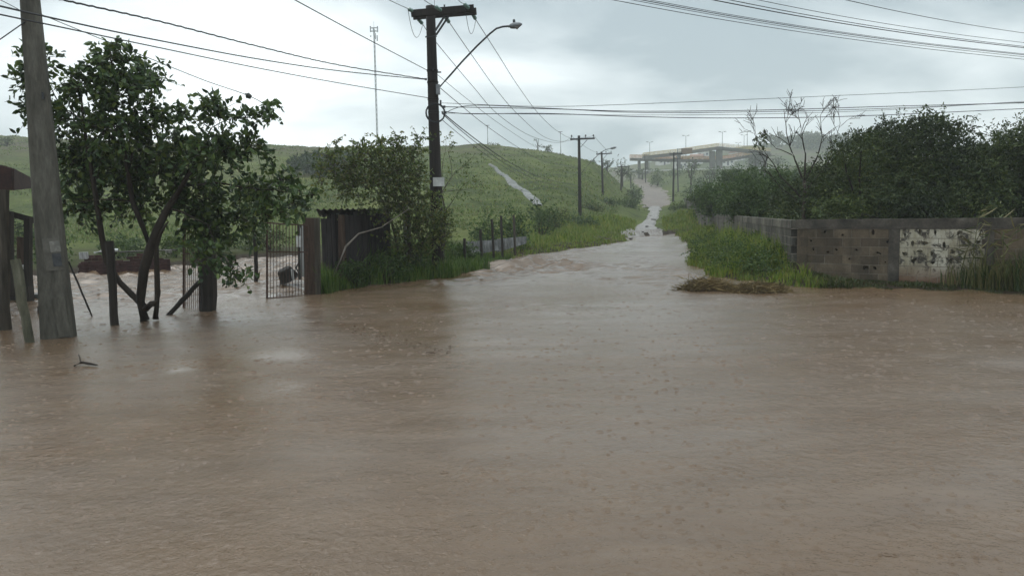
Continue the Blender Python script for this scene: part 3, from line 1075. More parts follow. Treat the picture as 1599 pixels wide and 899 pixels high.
# low weeds and tussocks over the hill so that it is not a bare sheet
def verge_weeds():
    for nm, mt, n, seed in (('verge_weeds', M['leafE'], 26, 2), ('verge_weeds', M['leafD'], 30, 4)):
        rr = random.Random(seed)
        bl = []
        while len(bl) < n:
            Y = rr.uniform(18.0, 36) if rr.random() < .7 else rr.uniform(18, 24)
            X = rr.uniform(4.8, 12)
            if 0.35 < float(sdist(np.array([X]), np.array([Y]))[0]) < 5 and XRL(X, Y) > 0 and not right_of_side_wall(X + .3, Y):
                h = rr.uniform(.16, .42)
                bl.append((Vector((X, Y, Hs(X, Y) + h * .7)), (h * 1.5, h * 1.3, h)))
        V, F, p0, q0 = sprays(bl, n * 26, 6, 0.24, 0.075, 0.04, 0.5, 0.3)
        o = np_mesh(nm, V, F, mt)
        tag(o, 'yellow-green leafy weeds mixed into the grass below the grey wall' if seed == 2 else 'darker leafy weeds mixed into the grass below the grey wall', 'weeds', kind='stuff')


verge_weeds()


def hill_weeds():
    n = 26000
    Y = 44 * (172 / 44) ** rng.random(n)
    a = rng.uniform(-0.72, 0.26, n)
    X = a * Y
    d = sdist(X, Y)
    tk = np.min([np.hypot(X - (hp[i].x + (hp[i + 1].x - hp[i].x) * f), Y - (hp[i].y + (hp[i + 1].y - hp[i].y) * f)) for i in range(len(hp) - 1) for f in (0, .33, .67)], axis=0)
    ok = (d > 2) & (tk > 1.2) & ((np.abs(XRL(X, Y)) > 3.4) | (Y < 40)) & (fbm(X * 0.12, Y * 0.12, 15) > 0.40)
    X, Y = X[ok], Y[ok]
    z = H(X, Y)
    V, F = [], []
    k = 3
    tot = 0
    for j in range(k):
        xs = X + rng.normal(0, 0.22, len(X))
        ys = Y + rng.normal(0, 0.22, len(X))
        v, f = blades(xs, ys, z - 0.05, rng.uniform(0.12, 0.36, len(X)) * (0.3 + 1.3 * fbm(X * 0.2, Y * 0.2, 33)), 0.04 + Y * 0.0010 * rng.uniform(0.6, 1.5, len(X)), 0.9)
        V.append(v)
        F.append(f + tot)
        tot += len(v)
    o = np_mesh('hill_weeds', np.concatenate(V), np.concatenate(F), M['weed'])
    tag(o, 'rough weeds and tussocks covering the green hillside', 'weeds', kind='stuff')


hill_weeds()

# ------------------------------------------------------------------ near-left tree
TY = 13.3
tb = P(228, 492, TY)
tree = thing('broadleaf_tree', (tb.x, tb.y, 0), 'large dark broadleaf tree with forked trunk behind the concrete pole', 'tree')
crownpx = [(60, 95, 20, 32), (52, 128, 16, 20), (62, 165, 20, 24), (175, 92, 34, 26), (132, 130, 40, 32), (188, 138, 42, 34), (214, 112, 26, 26),
           (244, 118, 10, 20), (112, 188, 32, 34), (172, 200, 52, 40), (238, 192, 40, 34), (288, 190, 38, 22), (338, 180, 30, 20), (332, 160, 12, 10),
           (384, 185, 26, 15), (414, 172, 14, 10), (128, 258, 44, 44), (198, 262, 55, 44), (268, 248, 52, 44), (338, 238, 48, 38), (396, 226, 28, 18),
           (128, 315, 34, 24), (215, 318, 44, 22), (308, 305, 42, 44), (326, 352, 38, 32), (316, 392, 24, 20), (362, 420, 20, 12), (398, 296, 40, 30),
           (436, 282, 26, 18), (466, 305, 12, 16), (424, 330, 36, 16), (458, 322, 18, 10), (375, 345, 26, 20)]
bl = pxblobs([(u, v, ru * .86, rv * .84) for u, v, ru, rv in crownpx], TY, 0.8, 4, 0.8)
V, F, p0, q0 = sprays(bl, 1600, 6, 0.32, 0.125, 0.076, 0.2, 0.5, 0.8)
f = np_mesh('foliage', V, F, M['leafA'], tree)
f['kind'] = 'stuff'
V, F = twig_mesh(p0, q0, 0.006)
f = np_mesh('twigs', V, F, M['bark'], tree)
f['kind'] = 'stuff'


def pxlimb(mb, pts, n=7):
    mb.tube([P(u, v, TY + dy) for u, v, dy, r in pts], [r for u, v, dy, r in pts], n)


mb = MB()
pxlimb(mb, [(226, 500, 0, 0.085), (219, 470, 0, 0.075), (225, 420, 0, 0.085), (236, 385, 0, 0.085), (247, 355, 0, 0.07), (262, 325, 0.1, 0.06), (285, 290, 0.2, 0.045), (305, 250, 0.2, 0.03), (330, 200, 0.2, 0.012)])
pxlimb(mb, [(238, 395, 0, 0.05), (222, 352, 0, 0.045), (207, 315, 0, 0.045), (200, 270, 0.1, 0.04), (190, 215, 0.1, 0.03), (178, 150, 0, 0.02), (172, 80, 0, 0.008)])
mb.build('trunk', M['bark'], tree, smooth=True)
mb = MB()
pxlimb(mb, [(226, 480, 0.02, 0.07), (208, 462, 0.05, 0.055), (186, 440, 0.1, 0.05), (166, 408, 0.1, 0.05), (158, 365, 0.1, 0.05), (150, 310, 0.1, 0.045), (140, 250, 0.1, 0.035), (130, 190, 0, 0.025), (125, 130, 0, 0.01)])
mb.build('stem', M['bark'], tree, smooth=True)
mb = MB()
pxlimb(mb, [(243, 498, -0.05, 0.055), (246, 460, -0.05, 0.05), (245, 420, 0, 0.045), (244, 385, 0, 0.04), (250, 365, 0, 0.035), (258, 352, 0, 0.02), (263, 346, 0, 0.012)])
mb.build('stem', M['bark'], tree, smooth=True)
mb = MB()
for a, b, r in (((200, 270, 0.1), (240, 190, 0.2), 0.025), ((190, 215, 0.1), (130, 130, -0.2), 0.02), ((262, 325, 0.1), (340, 240, 0), 0.03), ((285, 290, 0.2), (400, 296, -0.2), 0.025),
                ((262, 325, 0.1), (326, 352, -0.3), 0.025), ((340, 240, 0), (396, 226, 0), 0.012), ((150, 310, 0.1), (112, 188, 0.2), 0.02), ((326, 352, -0.3), (362, 420, -0.3), 0.014),
                ((400, 296, -0.2), (466, 305, -0.2), 0.012), ((130, 190, 0), (62, 165, 0.3), 0.016), ((112, 188, 0.2), (60, 95, 0.3), 0.014), ((330, 200, 0.2), (384, 185, 0), 0.01),
                ((207, 315, 0), (128, 315, -0.1), 0.018)):
    limb(mb, P(a[0], a[1], TY + a[2]), P(b[0], b[1], TY + b[2]), r, r * 0.35, 5, 0.1, 5)
mb.build('branches', M['bark'], tree, smooth=True)
mb = MB()
mb.tube([P(226, 482, TY), P(238, 474, TY - 0.08), P(245, 470, TY - 0.1)], [0.07, 0.06, 0.02], 6)
mb.build('stub', M['bark'], tree)
# the leaves that stand clear against the sky and the water, each its own piece
lv, lf_ = leaves_np(np.zeros((1, 3)), np.array([[1.0, 0, 0]]), np.array([0.145]), np.array([0.08]))
leafme = bpy.data.meshes.new('leaf')
leafme.from_pydata([tuple(x) for x in lv], [], [tuple(int(i) for i in f) for f in lf_])
leafme.materials.append(M['leafA'])
spots_px = [(362, 428, 22, 12), (340, 415, 14, 16), (385, 430, 14, 8), (470, 318, 14, 20), (462, 290, 12, 10), (418, 176, 16, 10), (330, 158, 12, 10), (244, 112, 10, 20),
            (170, 68, 22, 10), (40, 72, 10, 12), (44, 120, 12, 12), (56, 185, 14, 14), (452, 340, 16, 8), (425, 160, 6, 6), (180, 65, 16, 8)]
for i in range(170):
    u, v, ru, rv = spots_px[i % len(spots_px)]
    o = bpy.data.objects.new('leaf', leafme)
    o.parent = tree
    p = P(u + random.gauss(0, 0.6) * ru, v + random.gauss(0, 0.6) * rv, TY - 0.3 + random.uniform(-0.5, 0.3))
    o.location = p - ORG[tree]
    o.rotation_euler = (random.uniform(0, 6.3), random.uniform(-0.3, 1.3), random.uniform(0, 6.3))
    s = random.uniform(0.7, 1.15)
    o.scale = (s, s, s)
    col.objects.link(o)

# ------------------------------------------------------------------ second tree, behind the board shack
SY = 20.6
sb = P(640, 428, SY)
t2 = thing('scrub_tree', (sb.x, sb.y, Hs(sb.x, sb.y)), 'scrubby many-stemmed tree with olive leaves beside the tall wooden pole', 'tree')
bl = pxblobs([(520, 262, 28, 22), (548, 292, 32, 26), (508, 244, 14, 10), (524, 230, 12, 9), (552, 262, 22, 16), (596, 222, 12, 8), (655, 216, 10, 8), (500, 280, 10, 12), (572, 246, 34, 22), (612, 240, 40, 20), (640, 232, 18, 12), (600, 276, 52, 32), (644, 272, 26, 30), 
              (618, 320, 52, 34), (662, 330, 38, 34), (690, 348, 22, 20), (640, 378, 36, 28), (684, 375, 18, 18), (620, 222, 10, 12)], SY, 0.5, 9, 0.6, lambda u: float(np.interp(u, [500, 560, 640], [18.3, 19.2, 20.4])))
V, F, p0, q0 = sprays(bl, 1250, 6, 0.36, 0.10, 0.055, 0.35, 0.2, 1.0)
np_mesh('foliage', V, F, M['leafB'], t2)['kind'] = 'stuff'
V, F = twig_mesh(p0, q0, 0.006)
np_mesh('twigs', V, F, M['twig'], t2)['kind'] = 'stuff'
for pts in ([(628, 430, .04), (622, 390, .04), (610, 340, .035), (590, 300, .03), (560, 270, .02), (530, 245, .01)],
            [(640, 432, .045), (642, 380, .04), (632, 320, .035), (620, 270, .025), (612, 220, .008)],
            [(650, 432, .035), (660, 390, .03), (650, 350, .03), (655, 300, .022), (645, 240, .008)],
            [(655, 430, .03), (652, 395, .03), (668, 365, .022), (690, 340, .014), (700, 320, .006)],
            [(521, 432, .03), (540, 385, .028), (560, 365, .02), (595, 355, .012), (640, 325, .008)]):
    MB().tube([P(u, v, (SY if pts[0][0] > 530 else 18.0 + (u - 520) * .012) + random.uniform(-.15, .15)) for u, v, r in pts], [r for u, v, r in pts], 6).build('stem', M['twig'] if pts[0][0] > 530 else M['palebark'], t2, smooth=True)
# the thin half-bare tree right of the pole
sb2 = P(690, 425, 22.5)
t3 = thing('thin_tree', (sb2.x, sb2.y, Hs(sb2.x, sb2.y)), 'thin half-bare tree with spreading twigs just right of the tall pole', 'tree')
mb = MB()
base = P(694, 400, 22.5)
MB().tube([Vector((sb2.x, sb2.y, ORG[t3].z - .05)), P(694, 380, 22.5), P(695, 330, 22.5), P(690, 300, 22.5)], [.04, .035, .028, .02], 6).build('trunk', M['twig'], t3, smooth=True)
tips = []
for (a, b, r) in (((690, 300), (706, 275), .016), ((706, 275), (722, 262), .011), ((722, 262), (742, 240), .006), ((722, 262), (738, 258), .005), ((706, 275), (700, 235), .008), ((700, 235), (712, 222), .004),
                  ((690, 300), (730, 296), .010), ((730, 296), (748, 292), .004), ((695, 330), (712, 305), .012), ((712, 305), (735, 280), .006), ((690, 300), (692, 250), .010), ((692, 250), (697, 215), .005)):
    limb(mb, P(*a, 22.5), P(*b, 22.5 + random.uniform(-.3, .3)), r * 1.2, r * 0.6, 4, 0.08, 4)
    tips.append(b)
mb.build('branches', M['twig'], t3)
bl = pxblobs([(u, v, 10, 8) for u, v in tips] + [(690, 395, 18, 22), (697, 355, 14, 14)], 22.5, 0.3, 3)
V, F, p0, q0 = sprays(bl, 90, 5, 0.22, 0.075, 0.04, 0.3, 0.1)
np_mesh('foliage', V, F, M['leafB'], t3)['kind'] = 'stuff'


# ------------------------------------------------------------------ trees behind the wall on the right
def mass_tree(label, px, Y, n, leaf, trunk_u, mat='leafC', seed=1, group='dark trees crowded behind the wall', dY=1.0, twig=0.5):
    b0 = P(trunk_u, 344, Y)
    z0 = Hs(b0.x, b0.y)
    t = thing('dark_tree', (b0.x, b0.y, z0), label, 'tree', group)
    bl = pxblobs(px, Y, dY, seed, 0.8)
    V, F, p0, q0 = sprays(bl, int(n * 1.7), 9, twig, leaf * 1.2, leaf * 0.6, 0.35, 0.3, 0.9)
    # loose plumes that stand out of the crown
    rr = random.Random(seed + 50)
    pl = []
    for c, r in bl:
        for k_ in range(4):
            a = rr.uniform(-1.0, 1.0)
            pl.append((c + Vector((math.sin(a) * r[0] * 1.0, rr.uniform(-.6, .4) * r[1], math.cos(a) * r[2] * 1.1)), (r[0] * .2, r[1] * .2, r[2] * .34)))
    V2, F2, p0, q0 = sprays(pl, int(n * .45), 9, twig * 1.2, leaf * 1.1, leaf * 0.42, 0.9, 0.25, 0.9)
    V, F = np.concatenate([V, V2]), np.concatenate([F, F2 + len(V)])
    np_mesh('foliage', V, F, M[mat], t)['kind'] = 'stuff'
    mb = MB()
    base = Vector((b0.x, b0.y, z0 - 0.1))
    fork = Vector((b0.x, b0.y, z0 + 0.9))
    mb.tube([base, base.lerp(fork, .5) + Vector((.04, 0, 0)), fork], [.11, .09, .08], 7)
    mb.build('trunk', M['bark'], t, smooth=True)
    mb = MB()
    for c, r in bl:
        limb(mb, fork, c, .05, .012, 5, 0.1, 5)
    mb.build('branches', M['bark'], t)
    return t


mass_tree('tallest dark tree behind the wall, its crown above the whitewashed bay', [(1452, 212, 38, 18), (1420, 222, 36, 24), (1488, 216, 28, 22), (1395, 238, 30, 22), (1440, 255, 60, 30), (1380, 212, 16, 14), (1370, 228, 20, 18),
          (1490, 255, 34, 28), (1437, 192, 8, 8), (1462, 190, 10, 7), (1430, 300, 60, 34), (1480, 300, 40, 34)], 23.5, 950, 0.095, 1440, seed=21)
mass_tree('dark tree cut by the right edge of the photo behind the wall', [(1585, 228, 36, 22), (1560, 238, 26, 20), (1622, 225, 40, 26), (1570, 270, 45, 32), (1620, 270, 50, 40), (1540, 250, 18, 14), (1570, 310, 50, 30), (1625, 315, 50, 30)], 22.5, 800, 0.095, 1590, seed=22)
mass_tree('broad dark tree behind the bare-block bay, right of the leafless tree', [(1335, 258, 40, 26), (1310, 280, 36, 28), (1365, 265, 36, 30), (1345, 232, 22, 14), (1300, 310, 36, 26), (1350, 305, 46, 32), (1395, 300, 40, 36), (1318, 250, 12, 12)], 22.5, 800, 0.09, 1345, seed=23)
mass_tree('low dark tree filling the gap between two taller crowns behind the wall', [(1520, 262, 30, 22), (1505, 290, 40, 32), (1540, 300, 36, 30), (1525, 245, 14, 10), (1510, 325, 50, 18)], 22.0, 480, 0.09, 1520, seed=24)
mass_tree('dark green thicket tree behind the wall corner, around the leafless trunk', [(1262, 306, 34, 24), (1230, 318, 28, 20), (1285, 318, 26, 20), (1250, 328, 40, 14), (1275, 285, 20, 14)], 24.5, 420, 0.09, 1262, seed=25)
mass_tree('rounded green tree behind the side wall, left of the leafless tree', [(1180, 302, 34, 20), (1150, 312, 34, 18), (1208, 306, 28, 24), (1190, 322, 48, 16), (1165, 325, 40, 12)], 33, 520, 0.11, 1180, mat='leafD', seed=26)
mass_tree('leafy green tree overhanging the far end of the side wall', [(1120, 308, 26, 14), (1102, 318, 18, 12), (1140, 318, 26, 16), (1120, 326, 30, 10), (1100, 302, 9, 7)], 44, 420, 0.13, 1122, mat='leafD', seed=27)
mass_tree('shady tree on rising ground behind the side wall, below the footbridge', [(1160, 284, 30, 12), (1195, 288, 30, 14), (1225, 284, 26, 14), (1135, 290, 20, 12)], 62, 420, 0.17, 1180, mat='leafD', seed=28, twig=0.8)
mass_tree('low leafy tree close behind the wall, filling the space under the tallest crown', [(1405, 328, 50, 14), (1455, 325, 46, 16), (1360, 328, 40, 12), (1310, 330, 34, 10)], 21.5, 420, 0.09, 1400, seed=29, dY=0.4)


# leafless tree
def bare_tree():
    Y0 = 23.2
    b0 = P(1256, 344, Y0)
    t = thing('leafless_tree', (b0.x, b0.y, Hs(b0.x, b0.y)), 'leafless grey tree with upswept bare branches behind the wall corner', 'tree')
    MB().tube([Vector((b0.x, b0.y, ORG[t].z - .1)), P(1255, 330, Y0), P(1257, 300, Y0), P(1256, 282, Y0)], [.075, .065, .055, .045], 7).build('trunk', M['twig'], t, smooth=True)
    R_ = random.Random(5)

    def grow(mb, a, ua, b, r, depth, st=None):
        pts = limb(mb, st or P(a[0], a[1], ua), P(b[0], b[1], ua), r, r * 0.55, 5, 0.05, 5, R_.random())
        if depth <= 0:
            return
        for k in range(R_.choice((2, 3, 3))):
            f = R_.choice((.4, .6, .8, 1.0))
            sx, sy = a[0] + (b[0] - a[0]) * f, a[1] + (b[1] - a[1]) * f
            ang = math.atan2(b[1] - a[1], b[0] - a[0]) + R_.choice((-1, 1)) * R_.uniform(0.25, 0.75)
            ln = math.hypot(b[0] - a[0], b[1] - a[1]) * R_.uniform(0.45, 0.7)
            grow(mb, (sx, sy), ua + R_.uniform(-.15, .15), (sx + math.cos(ang) * ln, sy + math.sin(ang) * ln - 2), max(r * 0.6, .008), depth - 1, pts[int(round(f * 5))])

    mains = [((1256, 285), (1240, 245), .03, [(1240, 245), (1228, 208), (1224, 172)]),
             ((1256, 285), (1258, 240), .03, [(1258, 240), (1252, 205), (1246, 178)]),
             ((1258, 282), (1276, 245), .028, [(1276, 245), (1284, 215), (1281, 180)]),
             ((1257, 300), (1290, 262), .024, [(1290, 262), (1300, 232), (1312, 192)]),
             ((1256, 315), (1218, 275), .026, [(1218, 275), (1196, 240), (1178, 210)]),
             ((1256, 322), (1222, 296), .018, [(1222, 296), (1205, 275), (1196, 262)]),
             ((1240, 245), (1212, 232), .014, [(1212, 232), (1200, 220), (1194, 212)])]
    for a, b, r, rest in mains:
        r *= 1.25
        mb = MB()
        grow(mb, a, Y0, b, r, 0)
        seq = [b] + rest[1:]
        rr = r * 0.6
        for i in range(len(seq) - 1):
            grow(mb, seq[i], Y0, seq[i + 1], rr, 3 if i else 2)
            rr *= 0.6
        mb.build('branch', M['bark'], t)
    V, F, p0, q0 = sprays(pxblobs([(1187, 222, 9, 10), (1190, 216, 6, 8)], Y0, 0.1), 26, 5, 0.12, 0.08, 0.05, 0, 0.2)
    np_mesh('leaf_tuft', V, F, M['leafC'], t)['kind'] = 'stuff'


bare_tree()

# ------------------------------------------------------------------ bushes
BL = 'bushes on the left bank'
bush('dense dark bush beside the white metal sheets on the left bank', 757, 372, 30, 60, 40, M['leafD'], 900, 0.13, BL)
bush('tall dark bush behind the fence posts on the left bank', 802, 368, 33, 62, 46, M['leafD'], 1000, 0.14, BL)
bush('dark rounded bush left of the foot of the second pole', 846, 370, 42, 64, 60, M['leafD'], 1000, 0.16, BL)
bush('yellowish bush with loose stems left of the second pole', 868, 366, 48, 40, 58, M['leafB'], 700, 0.16, BL)
bush('low green bush at the foot of the second pole', 906, 366, 52, 56, 30, M['leafD'], 800, 0.17, BL)
bush('dark brownish bush between the second and third poles', 922, 352, 70, 44, 34, M['leafB'], 700, 0.2, BL)
bush('bush at the foot of the third pole', 950, 352, 84, 40, 30, M['leafD'], 700, 0.22, BL)
bush('round bush by the stream, right of the third pole', 985, 340, 88, 40, 32, M['leafD'], 800, 0.24, BL)
bush('small bush left of the earth road near the bend', 992, 312, 125, 22, 24, M['leafD'], 500, 0.34, BL)
bush('pale green bush in front of the tall wooden pole', 715, 415, 24, 50, 40, M['leafD'], 800, 0.10, BL)
bush('weedy bush under the scrubby tree', 600, 440, 19.7, 70, 52, M['leafD'], 900, 0.08, BL)
bush('low weedy bush in front of the dark board shack', 552, 446, 18.9, 60, 44, M['leafD'], 800, 0.08, BL)
bush('weedy bush between the board shack and the tall pole', 655, 436, 20.4, 66, 56, M['leafD'], 700, 0.09, BL)
bush('bright yellow-green bush on the right verge by the stream', 1062, 344, 78, 34, 28, M['leafE'], 900, 0.2, 'bushes by the earth road')
bush('pale bush at the top of the earth road', 1027, 284, 205, 26, 24, M['leafE'], 500, 0.55, 'bushes by the earth road')
bush('green bush right of the earth road, under the far trees', 1092, 300, 150, 40, 22, M['leafD'], 600, 0.42, 'bushes by the earth road')
bush('dark bush right of the earth road, behind the wall end', 1084, 318, 110, 40, 28, M['leafD'], 700, 0.32, 'bushes by the earth road')
bush('dark shrub against the side wall amid bright grass', 1183, 404, 24.2, 42, 52, M['leafC'], 520, 0.09, None, 'shrub', 'shrub')
bush('green bush behind the yard, left of the brick stack', 90, 425, 27.5, 90, 70, M['leafD'], 900, 0.13, 'bushes behind the flooded yard')
bush('green bush behind the brick stack under the tree', 190, 415, 30, 110, 50, M['leafD'], 900, 0.14, 'bushes behind the flooded yard')
bush('bright bush right of the brick stack', 275, 415, 30, 60, 60, M['leafE'], 700, 0.14, 'bushes behind the flooded yard')
bush('dark bush behind the open gate', 425, 405, 35, 110, 58, M['leafC'], 1100, 0.15, 'bushes behind the flooded yard')
bush('dark bush at the far edge of the yard, left of the gate post', 345, 408, 33, 90, 45, M['leafD'], 900, 0.15, 'bushes behind the flooded yard')
bush('dark overgrown bush behind the open shed', 20, 425, 30, 110, 120, M['leafC'], 1200, 0.15, 'bushes behind the flooded yard')


# far trees: on the ridge, by the road, at the bridge
def far_tree(label, u, vb, Y, w, h, mat='leafF', n=260, trunk=0.35, shape=None, group='small far trees', seed=0, leaf=None):
    c = P(u, vb, Y)
    k = Y / FPX
    z0 = min(c.z, Hs(c.x, c.y) - 0.1)
    t = thing('far_tree', (c.x, c.y, z0), label, 'tree', group)
    top = P(u, vb - h, Y).z
    Ht = top - c.z
    rr = random.Random(seed + int(u))
    bl = []
    for i in range(6 if shape is None else len(shape)):
        if shape:
            du, dv, ru, rv = shape[i]
            bl.append((P(u + du, vb + dv, Y), (ru * k, ru * k * .8, rv * k)))
        else:
            bl.append((Vector((c.x + rr.uniform(-.5, .5) * w * k * .6, c.y + rr.uniform(-.5, .5) * w * k * .6, c.z + Ht * rr.uniform(trunk + .12, .85))), (w * k * .3, w * k * .3, Ht * .17)))
    lf = leaf or max(0.25, 1.7 * k)
    V, F, p0, q0 = sprays(bl, n // 5, 5, lf * 1.4, lf, lf * .55)
    np_mesh('foliage', V, F, M[mat], t)['kind'] = 'stuff'
    mb = MB()
    fork = Vector((c.x, c.y, c.z + Ht * trunk))
    mb.tube([(c.x, c.y, z0), fork, (c.x, c.y, c.z + Ht * .75)], [w * k * .035 + .06, w * k * .03 + .05, .03], 5)
    for b in bl:
        mb.bar(fork, b[0], .09, .09)
    mb.build('trunk', M['bark'], t)
    return t


far_tree('small round tree on the hill crest beside a thin lamp pole', 770, 232, 170, 26, 10, n=420, trunk=0.1, shape=[(-4, -5, 6, 4), (4, -4, 8, 4), (10, -2, 6, 3)])
far_tree('spindly tree with flat sprays on the crest, left of the dark little tree', 840, 241, 170, 16, 26, n=90, shape=[(-2, -22, 4, 2), (1, -24, 3, 2), (-4, -15, 3, 2), (4, -13, 4, 2)])
far_tree('dark little tree with square crown on the hill crest', 856, 243, 170, 12, 17, mat='leafC', n=420, shape=[(-3, -12, 3.5, 4), (2, -13, 4, 4), (3, -7, 3, 3), (-1, -9, 3, 3)])
far_tree('small conical dark tree right of the second pole', 926, 268, 150, 9, 20, mat='leafC', n=420, trunk=0.1, shape=[(0, -5, 5, 4), (0, -10, 4, 4), (0, -15, 2.4, 4)])
far_tree('grey-green tree behind the third pole', 948, 272, 160, 26, 24, n=500)
far_tree('spreading dark tree at the fourth pole by the earth road', 972, 300, 150, 30, 58, mat='leafC', n=650, trunk=.4)
far_tree('tall slender trees top left of the footbridge sign', 1079, 318, 150, 26, 72, mat='leafC', n=600, trunk=.5)
far_tree('shady tree below the footbridge, right of the slender tree', 1108, 302, 160, 36, 42, mat='leafC', n=700, trunk=.3)
far_tree('green tree below the footbridge by the highway bank', 1140, 298, 170, 44, 34, mat='leafD', n=800, trunk=.25)
far_tree('dark round tree left of the earth road bend', 985, 282, 200, 24, 20, mat='leafC', n=500, trunk=.1)
far_tree('misty tree on the far left ridge beside the concrete pole', 12, 262, 130, 40, 56, n=420, group='misty trees on the left slope')
far_tree('misty tree on the left slope seen through the crown', 95, 300, 120, 60, 60, n=600, group='misty trees on the left slope')
for i, (u, v) in enumerate(((1180, 268), (1215, 270), (1290, 262))):
    far_tree(('hazy dark tree by the right end of the footbridge', 'hazy dark tree behind the leafless branches', 'hazy tree on the distant slope left of the dark trees')[i], u, v, 235 + i * 12, 40, 30, n=560, group='hazy trees by the highway')


# a plantation that reads as one grey-green mass on the left slope
def far_wood():
    bl = []
    for i in range(34):
        u = random.uniform(455, 560)
        v = random.uniform(250, 272)
        p = ground_hit(u, v + 6, 60, 260)
        k = p.y / FPX
        bl.append((p + Vector((0, 0, 1.3)), (5 * k, 5 * k, 6 * k)))
    V, F, p0, q0 = sprays(bl, 900, 4, 0.7, 0.6, 0.35)
    o = np_mesh('far_wood', V, F, M['leafF'])
    tag(o, 'grey-green belt of wood on the slope left of the scrubby tree', 'wood', kind='stuff')


far_wood()


def hazy_wood():
    bl = []
    for i in range(60):
        u = random.uniform(1195, 1420)
        Y = random.uniform(395, 450)
        d = ray(u, 330)
        x = d.x / d.y * Y
        p = Vector((x, Y, Hs(x, Y) + 2.0))
        bl.append((p, (5.5, 5.0, random.uniform(3, 5))))
    V, F, p0, q0 = sprays(bl, 1500, 5, 1.6, 1.5, 0.8)
    o = np_mesh('far_wood', V, F, M['leafC'])
    tag(o, 'hazy wood on the distant slope right of the footbridge', 'wood', kind='stuff')


hazy_wood()
for i, (u, v, Y, w, h, lab) in enumerate(((1150, 280, 190, 60, 22, 'broad dark scrub on the highway bank under the footbridge peak'), (1195, 276, 205, 60, 22, 'dark scrub on the highway bank below the right end of the footbridge'),
                                   (1115, 276, 215, 46, 16, 'low scrub on the highway bank left of the broad dark scrub'), (1052, 276, 222, 36, 14, 'low scrub on the bank between the two right-hand poles'),
                                   (1003, 274, 232, 30, 12, 'low scrub on the bank left of the top of the earth road'), (1240, 282, 150, 60, 24, 'misty scrub behind the leafless tree'))):
    far_tree(lab, u, v, Y, w, h, mat='leafC' if i % 2 == 0 else 'leafD', n=700, trunk=.05, group='scrub on the highway bank')

# ------------------------------------------------------------------ straw heaps washed against the right bank
def heap(label, u0, u1, v, hpx, seed, mat='straw'):
    a, b = G(u0, v), G(u1, v)
    c = (a + b) / 2
    L = (b - a).length
    hh = hpx * c.y / FPX
    t = thing('straw_heap', (c.x, c.y, 0), label, 'straw heap', 'straw heaps washed up by the flood')
    xs = np.linspace(-1, 1, 19)
    ysn = np.linspace(-1, 1, 9)
    A, B = np.meshgrid(xs, ysn)
    z = hh * np.clip(1 - np.abs(A) ** 2.2, 0, 1) * np.clip(1 - B ** 2, 0, 1) * (0.45 + 1.0 * fbm(A * 2 + seed, B * 2, seed)) - 0.03
    d = (b - a).normalized()
    nn = Vector((-d.y, d.x, 0))
    Px = c.x + d.x * A * L / 2 + nn.x * B * 0.38
    Py = c.y + d.y * A * L / 2 + nn.y * B * 0.38
    np_mesh('mound', np.stack([Px.ravel(), Py.ravel(), z.ravel()], 1), gridfaces(*A.shape), M['mud'], t, smooth=True)
    n = 2600
    ii = rng.integers(0, A.size, n)
    C = np.stack([Px.ravel()[ii] + rng.normal(0, .06, n), Py.ravel()[ii] + rng.normal(0, .06, n), z.ravel()[ii] + rng.uniform(-.01, .03, n)], 1)
    ok = z.ravel()[ii] > -0.02
    C = C[ok]
    D = rng.normal(size=(len(C), 3)) * np.array([1, .6, .28]) + np.array([0.4, -.5, -.12])
    V, F = leaves_np(C, D, rng.uniform(.10, .32, len(C)), rng.uniform(.006, .014, len(C)))
    np_mesh('straw', V, F, M[mat], t)['kind'] = 'stuff'
    return t


heap('brown straw heap nearest the road, at the left tip of the right bank', 1062, 1142, 452, 17, 3)
heap('smaller straw heap beside it towards the wall, on the right bank', 1140, 1226, 455, 15, 6)

# ------------------------------------------------------------------ concrete block walls
BW, BH, BT = 0.385, 0.188, 0.14


def block_mesh(name, w=BW, hole=None, seed=0):
    """a hollow concrete block, front face towards -Y; hole = (x, z, r) punches a broken cavity into the face"""
    rr = random.Random(seed)
    hx, hy, hz = w / 2, BT / 2, BH / 2
    j = lambda: rr.uniform(-.003, .003)
    vs = [(-hx + j(), -hy + j(), -hz + j()), (hx + j(), -hy + j(), -hz + j()), (hx + j(), -hy + j(), hz + j()), (-hx + j(), -hy + j(), hz + j()),
          (-hx, hy, -hz), (hx, hy, -hz), (hx, hy, hz), (-hx, hy, hz)]
    fs = [(5, 4, 7, 6), (0, 4, 5, 1), (1, 5, 6, 2), (2, 6, 7, 3), (3, 7, 4, 0)]
    if hole is None:
        fs.append((0, 1, 2, 3))
    else:
        x, z, r = hole
        asp = rr.choice((.6, .75, 1.0, 1.25))
        ring = []
        for k in range(8):
            a = -2.356 + k * math.pi / 4
            q = min(r * rr.uniform(.5, 1.3), .07 * min(asp, 1))
            ring.append((x + math.cos(a) * q * asp, z + math.sin(a) * q / asp))
        mids = [(-hx, -hz), (0, -hz), (hx, -hz), (hx, 0), (hx, hz), (0, hz), (-hx, hz), (-hx, 0)]
        n0 = len(vs)
        vs += [(a, -hy, b) for a, b in mids]
        vs += [(a, -hy, b) for a, b in ring]
        vs += [(a * .9, -hy + .115, b * .9) for a, b in ring]
        for k in range(8):
            k2 = (k + 1) % 8
            fs.append((n0 + k, n0 + k2, n0 + 8 + k2, n0 + 8 + k))
            fs.append((n0 + 8 + k, n0 + 8 + k2, n0 + 16 + k2, n0 + 16 + k))
        fs.append(tuple(n0 + 16 + k for k in range(8)))
    me = bpy.data.meshes.new(name)
    me.from_pydata(vs, [], fs)
    me.validate()
    me.update()
    return me


def with_mat(me, m):
    c = me.copy()
    c.materials.append(m)
    return c


